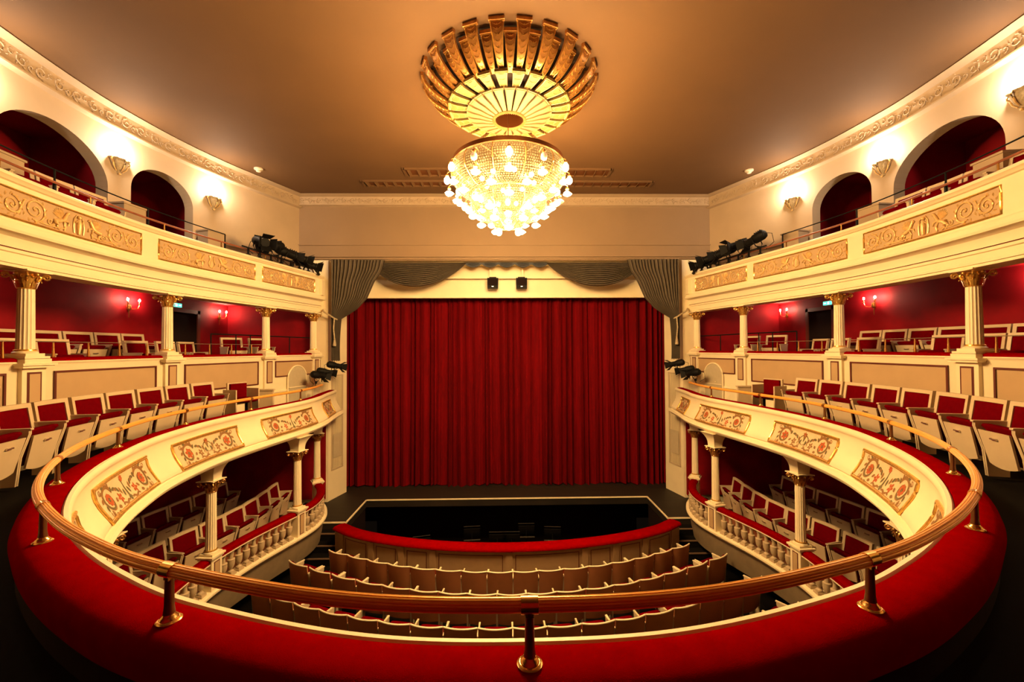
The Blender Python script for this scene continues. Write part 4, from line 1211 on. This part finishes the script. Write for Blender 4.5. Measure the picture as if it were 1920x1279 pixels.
# music stands
t = thing('music_stand', 'x', 'music stand')
b = MB(); M_ = Matrix.Rotation(math.radians(-62), 3, 'X'); b.box((0, 0, 1.22), (.48, .34, .012), 0, 0, M_); b.build('desk', BLACKM, t, 0)
b = MB(); b.box((0, -.115, 1.06), (.48, .05, .012)); b.box((0, .085, 1.372), (.48, .014, .01)); b.build('lip', STEEL, t, 0)
b = MB(); b.lathe([(.012, .1), (.012, 1.2)], 8); b.build('pole', BLACKM, t)
for k in range(3):
    a = k * 2 * PI / 3 + .5
    b = MB(); b.tube([(0, 0, .22), (.30 * cos(a), .30 * sin(a), .01)], .009, 6); b.build('leg', BLACKM, t)
register(t); mu = [False]
MSP = [(-1.75, 10.8, .3), (-2.4, 11.7, .25), (-.55, 10.45, 0), (-1.05, 12.3, .1), (.15, 10.5, -.1), (.62, 10.5, .05), (1.1, 10.75, -.1), (1.65, 10.9, -.15), (-.3, 11.9, 0), (.1, 11.9, 0), (.55, 12.45, 0), (1.3, 12.2, -.1)]
MSL = ['left of centre near the pit wall', 'furthest left in the pit', 'just left of the middle post', 'at the back left of centre', 'right of the middle post', 'close to its twin right of centre', 'third right of centre by the pit wall', 'furthest right by the pit wall', 'behind the middle, left one', 'behind the middle, right one', 'at the back of the pit centre', 'at the back right of the pit']
for (x, y, a), l in zip(MSP, MSL): place(t, mu, (x, y, -1.30), a, 'black music stand ' + l, 'music stands in the pit')

# ------------------------------------------------------------------ spotlights
def make_spot():
    t = thing('spotlight', 'x', 'spotlight')
    R = Matrix.Rotation(-PI / 2, 3, 'X')      # lathe axis to +y
    b = MB(); b.lathe([(.05, -.24), (.085, -.22), (.105, -.16), (.105, .02), (.085, .06), (.082, .20), (.095, .21), (.095, .24), (.07, .24)], 20, (0, 0, 0), 0, None, R)
    for k in range(4): b.box((0, -.17 + .045 * k, .10), (.12, .012, .03))
    b.build('housing', BLACKM, t, 35)
    b = MB(); b.lathe([(.001, .235), (.07, .238)], 16, (0, 0, 0), 0, None, R, False); b.build('lens', STEEL, t)
    b = MB()
    for a in range(4):
        M = Matrix.Rotation(a * PI / 2, 3, 'Y')
        P = [M @ Vector(p) for p in ((-.085, .24, .085), (.085, .24, .085), (.12, .36, .17), (-.12, .36, .17))]
        P += [p + M @ Vector((0, 0, .006)) for p in P]
        b.add(P, [(0, 1, 2, 3), (4, 5, 6, 7), (0, 1, 5, 4), (1, 2, 6, 5), (2, 3, 7, 6), (3, 0, 4, 7)])
    b.build('barn_doors', BLACKM, t, 0)
    b = MB(); b.tube([(-.115, 0, 0), (-.12, -.02, -.12), (-.08, -.02, -.19), (0, -.02, -.20), (.08, -.02, -.19), (.12, -.02, -.12), (.115, 0, 0)], .012, 6)
    b.build('yoke', BLACKM, t)
    b = MB(); b.box((0, -.02, -.235), (.05, .05, .07)); b.lathe([(.012, -.33), (.012, -.25)], 8, (0, -.02, 0)); b.build('clamp', BLACKM, t, 0)
    b = MB(); b.tube([(0, -.22, .02), (.05, -.34, -.05), (.10, -.30, -.22), (.06, -.12, -.30)], .007, 5); b.build('cable', BLACKM, t)
    register(t); return t
sp = make_spot(); spu = [False]
for side in (-1, 1):
    sn = 'left' if side < 0 else 'right'
    cv = Curve(T3P, side)
    Y = [(9.95, .0, 2.2), (10.35, .03, 3.4), (10.75, .0, .4), (11.15, .02, .3), (11.5, -.06, .1)] if side < 0 else [(9.7, .0, .3), (10.25, .02, 1.6), (10.7, .0, .3), (11.1, 0, .3), (11.45, -.06, .2)]
    for k, (y, dz, a) in enumerate(Y):
        p = cv.pt(cv.sy(y), -.06, 7.88 + dz - .06 * k * (.6 if side < 0 else .6))
        aim = math.atan2(12.3 - y, -side * 1.2) - PI / 2 if k > 1 or side > 0 and k == 0 and False else (a * side)
        o = place(sp, spu, p, aim, 'black theatre spotlight %s from the stage on the %s upper balcony rail' % (ORD[len(Y) - 1 - k], sn), 'spotlights on the upper rails', (1.1, 1.1, 1.1))
        o.rotation_euler = (-.25, 0, aim)
    h = thing('lighting_rail', 'black pipe with clamps under the %s upper balcony spotlights' % sn, 'rail')
    sa, sb = cv.sy(9.3), cv.sy(11.75)
    b = MB(); b.tube([cv.pt(sa + (sb - sa) * k / 20, .02, 7.62 - .05 * k / 20) for k in range(21)], .018, 8); b.build('pipe', BLACKM, h)
    for k in range(7):
        p = cv.pt(sa + (sb - sa) * (k + .5) / 7.2, .02, 7.53)
        b = MB(); b.box(p, (.03, .03, .16)); b.box((p.x, p.y, 7.47), (.07, .07, .025)); b.build('clamp', BLACKM, h, 0)
    for k, (x, y, z, a) in enumerate(((4.98, 11.45, 4.70, .15), (4.84, 11.75, 4.86, .5), (5.05, 11.2, 4.62, .9))):
        o = place(sp, spu, (side * x, y, z), side * a, 'black spotlight at the %s balcony rail end, %s of its cluster' % (sn, ('nearest', 'topmost', 'lowest')[k]), 'spotlights at the balcony ends', (.85, .85, .85))
        o.rotation_euler = (-.2, 0, side * (1.1 - .3 * k))

t = thing('junction_box', 'small brown junction box on a thin cable on the right stage pillar', 'junction box', (5.47, 12.17, 2.22))
b = MB(); b.box((0, 0, 0), (.09, .06, .07)); b.build('box', SCONCEM, t, 0)
b = MB(); b.tube([(-.16, 0, 1.05), (-.10, 0, .7), (-.03, 0, .3), (0, 0, .02), (.01, 0, -.4), (.0, 0, -1.0)], .006, 5); b.build('cable', BLACKM, t)

# ------------------------------------------------------------------ ceiling things
def vent(x, y, L, D, label):
    t = thing('ceiling_vent', label, 'vent', (x, y, CZ))
    b = MB()
    for c, d in (((0, -D / 2, -.02), (L, .05, .05)), ((0, D / 2, -.02), (L, .05, .05)), ((-L / 2, 0, -.02), (.05, D + .05, .05)), ((L / 2, 0, -.02), (.05, D + .05, .05))): b.box(c, d)
    b.build('frame', CEIL, t, 0)
    b = MB(); n = int(L / .24)
    for k in range(n):
        M = Matrix.Rotation(.6 if True else 0, 3, 'Y')
        b.box((-L / 2 + (k + .5) * L / n, 0, -.02), (.012, D, .11), 0, 0, M)
    b.build('slats', CEIL, t, 0)
    b = MB(); b.box((0, 0, -.002), (L, D, .004)); b.build('backing', COPPER, t, 0)
vent(.03, 10.50, 5.2, .42, 'shorter louvred ceiling vent behind the chandelier')
vent(.05, 11.22, 7.8, .34, 'longer louvred ceiling vent nearest the stage cornice')
for side in (-1, 1):
    t = thing('smoke_detector', 'small white smoke detector on the ceiling near the %s cornice' % ('left' if side < 0 else 'right'), 'smoke detector', (side * 6.15, 10.35, CZ))
    b = MB(); b.lathe([(.10, 0), (.10, -.03), (.07, -.04)], 20); b.build('base', WHITEM, t)
    b = MB(); b.lathe([(.06, -.04), (.05, -.08), (.02, -.09)], 20); b.build('sensor', WHITEM, t)

# rosette
CX, CY = 0.02, 6.98
ro = thing('ceiling_rosette', 'large gilded fluted rosette on the ceiling above the chandelier', 'rosette', (CX, CY, 0))
def fin(path, w0, w1, th, cap, arcs, mats, name, deco, border=.006):
    "tapering tongue; path from outer (r,z) to inner; local +x is outward"
    b = MB(); n = 14
    pp = []
    Q = [Vector(p) for p in path]
    Q = [2 * Q[0] - Q[1]] + Q + [2 * Q[-1] - Q[-2]]
    for i in range(1, len(Q) - 2):
        a, c, d, e = Q[i - 1:i + 3]
        for k in range(6):
            t = k / 6
            pp.append(0.5 * ((2 * c) + (d - a) * t + (2 * a - 5 * c + 4 * d - e) * t * t + (3 * c - a - 3 * d + e) * t ** 3))
    pp.append(Q[-2]); n = len(pp)
    P = []; C = []
    for i, p in enumerate(pp):
        q = pp[min(i + 1, n - 1)] - pp[max(i - 1, 0)]; q.normalize()
        nn = Vector((q.y, -q.x))
        if nn.y > 0: nn = -nn
        u = i / (n - 1); w_ = (w0 * (1 - u) + w1 * u) / 2
        C.append((p, nn, w_))
        for s_ in (-1, 1):
            P.append((p.x, s_ * w_, p.y))
        for s_ in (-1, 1):
            P.append((p.x - nn.x * th, s_ * w_, p.y - nn.y * th))
    F = []
    for i in range(n - 1):
        a = 4 * i
        F += [(a, a + 1, a + 5, a + 4), (a + 2, a + 3, a + 7, a + 6), (a, a + 2, a + 6, a + 4), (a + 1, a + 3, a + 7, a + 5)]
    F += [(0, 1, 3, 2), (4 * n - 4, 4 * n - 3, 4 * n - 1, 4 * n - 2)]
    b.add(P, F, 0)
    if cap:
        p = pp[0]; b.box((p.x + .0, 0, p.y + cap * .45), (.05, w0 * 1.06, cap), 0, 0)
    def S(u, y, o):
        i = min(n - 2, int(u * (n - 1))); t = u * (n - 1) - i
        p = C[i][0].lerp(C[i + 1][0], t); nn = C[i][1].lerp(C[i + 1][1], t); w_ = C[i][2] * (1 - t) + C[i + 1][2] * t
        return Vector((p.x + nn.x * o, y * w_, p.y + nn.y * o))
    for s_ in (-1, 1): b.tube([S(u / 16, s_ * .92, border * .4) for u in range(17)], border, 5, 1)
    b.tube([S(.01, y, border * .4) for y in (-.95, 0, .95)], border * 1.5, 5, 1)
    for s_ in (-1, 1): b.ball(S(.02, s_ * .9, 0), border * 2.6, 6, mi=1)
    for k in range(arcs):
        u0 = .05 + .86 * k / arcs
        b.tube([S(u0 + .055 * sin(PI * q / 8), -.62 + 1.24 * q / 8, .004) for q in range(9)], border * .6, 4, 1)
        if deco: b.ball(S(u0 + .03, 0, 0), border * 1.2, 6, mi=1)
    me = b.build(name, mats, ro, 45)
    return me
def ring_of(tmpl, n, a0):
    tmpl.rotation_euler = (0, 0, a0)
    for k in range(1, n):
        o = tmpl.copy(); COL.objects.link(o); o.parent = ro; o.rotation_euler = (0, 0, a0 + 2 * PI * k / n)
NF = 24
DG = PI / NF
ring_of(fin([(1.44, 9.75), (1.39, 9.64), (1.27, 9.52), (1.13, 9.43), (.97, 9.38)], .205, .068, .03, .07, 8, [BRONZE, GOLD], 'outer_tongue', True), NF, -PI / 2 + DG)
ring_of(fin([(1.29, 9.70), (1.24, 9.60), (1.15, 9.50), (1.04, 9.42), (.93, 9.365)], .175, .062, .03, .05, 7, [BRONZE, GOLD], 'inner_tongue', True), NF, -PI / 2)
ring_of(fin([(1.0, 9.33), (.92, 9.315), (.82, 9.31), (.72, 9.31), (.62, 9.33)], .185, .085, .03, .04, 3, [TONGUE, GILTPAINT], 'middle_tongue', False), NF, -PI / 2 + DG)
ring_of(fin([(.69, 9.275), (.62, 9.25), (.5, 9.225), (.38, 9.19), (.27, 9.165)], .155, .052, .02, .02, 0, [PETAL, TONGUE], 'petal', False, .004), NF, -PI / 2)
b = MB(); b.lathe([(1.30, 9.79), (1.12, 9.78), (.98, 9.60), (.92, 9.45), (.60, 9.37), (.26, 9.30)], 64, caps=False); b.build('dark_backing', BACKM, ro)
b = MB(); b.lathe([(.235, 9.17), (.25, 9.145), (.275, 9.14), (.29, 9.16), (.285, 9.18)], 48, caps=False)
for k in range(48):
    a = 2 * PI * k / 48; b.ball((.262 * cos(a), .262 * sin(a), 9.14), .011, 6)
b.build('beaded_hub_ring', TONGUE, ro)
b = MB(); b.lathe([(.235, 9.17), (.225, 9.3), (.22, 9.7), (.01, 9.75)], 32, caps=False); b.build('hub_well', COPPER, ro)

# chandelier
ch = thing('chandelier', 'large round crystal bead chandelier with glowing globes hanging from the rosette', 'chandelier', (0.0, 7.0, 0))
b = MB(); b.tube([(0, 0, 8.45), (0, 0, 9.72)], .008, 6); b.lathe([(.03, 8.40), (.05, 8.42), (.02, 8.5)], 12)
for k in range(6):
    a = k * PI / 3; b.tube([(.9 * cos(a), .9 * sin(a), 8.40), (0, 0, 8.46)], .008, 5)
b.build('suspension_rod', POSTM, ch)
def ring(r, z, h, t):
    return [(r, z - h / 2), (r + t, z - h / 2 + .01), (r + t, z + h / 2 - .01), (r, z + h / 2)]
b = MB(); b.lathe(ring(.92, 8.41, .085, .02), 64, caps=False); b.lathe(ring(.91, 8.41, .085, -.01), 64, caps=False); b.build('top_band', COPPER, ch)
b = MB(); b.lathe(ring(.595, 7.875, .035, .02), 64, caps=False); b.build('middle_band', GOLD, ch)
b = MB(); b.lathe(ring(.26, 7.465, .03, .018), 48, caps=False); b.build('lower_band', GOLD, ch)
def interp(prof, n):
    P = [Vector(p) for p in prof]; Q = [2 * P[0] - P[1]] + P + [2 * P[-1] - P[-2]]
    out = []
    for i in range(1, len(Q) - 2):
        a, c, d, e = Q[i - 1:i + 3]
        for k in range(10):
            t = k / 10
            out.append(0.5 * ((2 * c) + (d - a) * t + (2 * a - 5 * c + 4 * d - e) * t * t + (3 * c - a - 3 * d + e) * t ** 3))
    out.append(P[-1])
    L = [0]
    for i in range(1, len(out)): L.append(L[-1] + (out[i] - out[i - 1]).length)
    res = []
    for k in range(n + 1):
        d = L[-1] * k / n; j = 0
        while j < len(L) - 2 and L[j + 1] < d: j += 1
        t = (d - L[j]) / max(1e-9, L[j + 1] - L[j]); res.append(out[j].lerp(out[j + 1], t))
    return res
BASK = [([(.91, 8.37), (.955, 8.28), (.955, 8.18), (.90, 8.06), (.79, 7.95), (.68, 7.89), (.60, 7.875)], 'upper'), ([(.60, 7.86), (.635, 7.77), (.61, 7.65), (.50, 7.53), (.38, 7.48), (.27, 7.465)], 'middle'), ([(.26, 7.45), (.24, 7.39), (.16, 7.35), (.04, 7.34)], 'bottom')]
sp_ = .038
for prof, nm in BASK:
    R_n = max(4, int(interp(prof, 40) and sum((interp(prof, 40)[i + 1] - interp(prof, 40)[i]).length for i in range(40)) / sp_))
    rows = interp(prof, R_n)
    b = MB()
    for j, p in enumerate(rows):
        q = rows[min(j + 1, len(rows) - 1)] - rows[max(j - 1, 0)]; q.normalize()
        nn = (abs(q.y), q.x)          # outward radial, z
        c = max(5, int(2 * PI * p.x / sp_))
        h = .0145
        for k in range(c):
            a = 2 * PI * k / c; ca, sa = cos(a), sin(a)
            o = Vector((p.x * ca, p.x * sa, p.y))
            T = Vector((-sa, ca, 0)); D = Vector((q.x * ca, q.x * sa, q.y)); Nn = T.cross(D)
            b.add([o + T * h, o + D * h, o - T * h, o - D * h, o + Nn * .007, o - Nn * .007] if False else
                  [o + (T + D) * h, o + (D - T) * h, o - (T + D) * h, o + (T - D) * h, o + Nn * .008, o - Nn * .008],
                  [(0, 1, 4), (1, 2, 4), (2, 3, 4), (3, 0, 4), (1, 0, 5), (2, 1, 5), (3, 2, 5), (0, 3, 5)])
    o = b.build('bead_net', BEAD, ch, 0); o['kind'] = 'stuff'; o['label'] = nm + ' basket of crystal bead strings'
    b = MB(); nr = 12 if nm == 'upper' else (8 if nm == 'middle' else 6)
    rr = interp(prof, 14)
    for k in range(nr):
        a = 2 * PI * (k + .5) / nr if nm != 'upper' else 2 * PI * k / nr + PI / 12
        a -= PI / 2
        b = MB(); b.tube([((p.x + .008) * cos(a), (p.x + .008) * sin(a), p.y) for p in rr], .008, 5); b.build('rib', BRONZE, ch)
def lamp(kind, r, z, a, lit=True, hang=.10):
    "arm + glass; all hanging"
    x, y = r * cos(a), r * sin(a)
    ar = MB(); ar.tube([((r - .13) * cos(a), (r - .13) * sin(a), z + hang + .02), ((r - .05) * cos(a), (r - .05) * sin(a), z + hang + .055), (x, y, z + hang + .03), (x, y, z + hang - .01)], .007, 5)
    ar.lathe([(.012, hang + .0), (.026, hang - .005), (.03, hang - .03), (.02, hang - .035)], 10, (x, y, z))
    arm = ar.build('lamp_arm', BRONZE, ch)
    g = MB()
    if kind == 'egg': g.ball((x, y, z), .050, 14, 1.28)
    else:
        def rm(q): return 1 + .22 * cos(q * 5)
        g.lathe([(.016, z + .04), (.036, z + .025), (.066, z - .004), (.048, z - .025), (.024, z - .042), (.008, z - .046)], 30, (x, y, 0), rm=rm)
    g.build('glass_globe' if kind == 'egg' else 'flower_globe', GLOBEM if lit else GLOBEX, arm, 60)
for k in range(12): lamp('egg', 1.035, 8.15, -PI / 2 + k * PI / 6, k not in (1, 11))
for k in range(12): lamp('flower', 1.00, 7.93, -PI / 2 + k * PI / 6)
for k in range(10): lamp('flower', .87, 7.80, -PI / 2 + (k + .5) * PI / 5, k != 2)
for k in range(8): lamp('flower', .72, 7.68, -PI / 2 + k * PI / 4)
for k in range(6): lamp('flower', .60, 7.54, -PI / 2 + (k + .5) * PI / 3)
for k in range(6): lamp('flower' , .46, 7.39, -PI / 2 + (k + .5) * PI / 3)
for k in range(3): lamp('egg' if k else 'flower', .19, 7.30, -PI / 2 + k * 2 * PI / 3)
for k in range(8):  # added emitters inside the upper basket, so the bead net glows
    a = k * PI / 4 + .2
    g = MB(); g.ball((.45 * cos(a), .45 * sin(a), 8.15), .04, 10); g.build('added_inner_light', NETLIGHTM, ch)
for k in range(5):  # more added emitters, within the middle basket
    a = k * 2 * PI / 5 + .2
    g = MB(); g.ball((.25 * cos(a), .25 * sin(a), 7.68), .035, 10); g.build('added_inner_light', NETLIGHTM, ch)

# ------------------------------------------------------------------ wall lamps
def make_sconce():
    t = thing('wall_sconce', 'x', 'wall lamp')
    b = MB()
    # half vase standing off the wall, local +x into the room
    prof = [(.015, -.20), (.035, -.19), (.02, -.165), (.045, -.14), (.085, -.09), (.115, -.02), (.125, .04), (.15, .06), (.155, .075), (.13, .08), (.105, .04), (.09, -.02), (.03, -.06)]
    def f(u, v):
        i = min(len(prof) - 2, int(v * (len(prof) - 1) + 1e-6)); tt = v * (len(prof) - 1) - i
        r = prof[i][0] * (1 - tt) + prof[i + 1][0] * tt; z = prof[i][1] * (1 - tt) + prof[i + 1][1] * tt
        a = -PI / 2 + PI * u
        r *= 1 + .07 * cos(a * 8)
        return Vector((r * cos(a) * .95, r * sin(a) * 1.1, z))
    b.grid(f, 32, (len(prof) - 1) * 2)
    b.build('shell_bowl', SCONCEM, t, 50)
    b = MB()
    for a in (-1.25, 0, 1.25):
        b.tube([(.15 * cos(a), .16 * sin(a), .08), (.17 * cos(a), .18 * sin(a), .03), (.13 * cos(a), .14 * sin(a), -.03), (.11 * cos(a), .12 * sin(a), -.09), (.06 * cos(a), .06 * sin(a), -.15)], lambda q: .016 * (1 - .4 * q), 6)
    b.ball((.03, 0, -.20), .022, 8)
    b.build('leaf_ornament', GILTPAINT, t)
    b = MB(); b.tube([(.07, -.045, .075), (.07, -.045, .17)], .016, 8); b.tube([(.07, .045, .075), (.07, .045, .17)], .016, 8); b.build('lamp_tubes', HALOM, t)
    register(t); return t
sc_ = make_sconce(); scu = [False]
SN = ['nearest the viewer', 'between the two arches', 'nearest the stage', 'beyond the nearest arch']
for side in (-1, 1):
    cv = Curve(TWP, side); sn = 'left' if side < 0 else 'right'
    for i, y in enumerate((5.62, 7.95, 9.88)):
        s = cv.sy(y); p = cv.pt(s, .005, 8.83); a = cv.ang(s)
        place(sc_, scu, p, a, 'glowing shell shaped wall sconce %s on the %s upper wall' % (SN[i], sn), 'upper wall sconces')
        ld = bpy.data.lights.new('sconce_light', 'POINT'); ld.energy = SCONCE_W; ld.color = PALE; ld.shadow_soft_size = .05
        lo = bpy.data.objects.new('sconce_light', ld); COL.objects.link(lo); q = cv.pt(s, .19, 9.08); lo.location = q
def make_candle():
    t = thing('candle_sconce', 'x', 'wall lamp')
    b = MB(); b.lathe([(.03, -.12), (.045, -.10), (.045, -.02), (.02, .0)], 12, (.015, 0, 0)); b.tube([(.02, 0, -.1), (.02, 0, -.28)], lambda q: .014 * (1 - q * .7), 6); b.build('back_plate', BRASS, t)
    for s_ in (-1, 1):
        b = MB(); b.tube([(.02, 0, -.06), (.06, s_ * .05, -.10), (.10, s_ * .12, -.08), (.12, s_ * .14, -.01)], .007, 6); b.lathe([(.012, -.01), (.034, .0), (.034, .006), (.014, .01), (.012, .06)], 12, (.12, s_ * .14, 0)); ar = b.build('arm', BRASS, t)
        b = MB(); b.ball((.12, s_ * .14, .095), .017, 10, 1.7); b.build('candle_bulb', CANDM, ar)
    register(t); return t
cs = make_candle(); csu = [False]
for side in (-1, 1):
    sn = 'left' if side < 0 else 'right'
    for i, y in enumerate((5.95, 8.95, 11.75)):
        p = (side * (XW - .005), y, 6.28)
        place(cs, csu, p, PI if side > 0 else 0, 'twin candle wall sconce %s on the red wall of the %s box tier' % (('nearest the viewer', 'between the columns', 'nearest the stage')[i], sn), 'box tier sconces')
    # exit sign and doors
    t = thing('exit_sign', 'small glowing green exit sign above the %s box tier door' % sn, 'sign', (side * (XW - .03), 10.25, 6.40))
    b = MB(); b.box((0, 0, 0), (.05, .22, .09)); b.build('housing', EXITM, t, 0)
    b = MB(); b.box((-side * .027, -.06, 0), (.004, .05, .06)); b.box((-side * .027, .04, 0), (.004, .06, .02)); b.prism([(.07, -.02), (.09, 0), (.07, .02)], lambda y, z, d: (d, y, z), -side * .025, -side * .029); b.build('running_symbol', EXITW, t, 0)
    b = MB()
    b.box((side * (XW - .012), 10.5, 5.42), (.03, .80, 1.62)); d_ = b.build('door_1' if side < 0 else 'door_2', DARKB, None, 0); d_['kind'] = 'structure'
    b = MB()
    for c, d in (((side * (XW - .03), 10.06, 5.45), (.05, .09, 1.75)), ((side * (XW - .03), 10.94, 5.45), (.05, .09, 1.75)), ((side * (XW - .03), 10.5, 6.28), (.05, .97, .09))): b.box(c, d)
    b.build('door_frame', DKRED, d_, 0)
    # gallery door seen through the small arch
    t3 = MB(); t3.box((side * (XO - .06), 10.1, 7.75), (.04, .95, 1.75)); d_ = t3.build('door_3' if side < 0 else 'door_4', DKRED, None, 0); d_['kind'] = 'structure'
    b = MB()
    for c, d in (((side * (XO - .09), 9.60, 7.8), (.06, .10, 1.9)), ((side * (XO - .09), 10.60, 7.8), (.06, .10, 1.9)), ((side * (XO - .09), 10.1, 8.68), (.06, 1.1, .12))): b.box(c, d)
    b.build('door_frame', REDWALL, d_, 0)
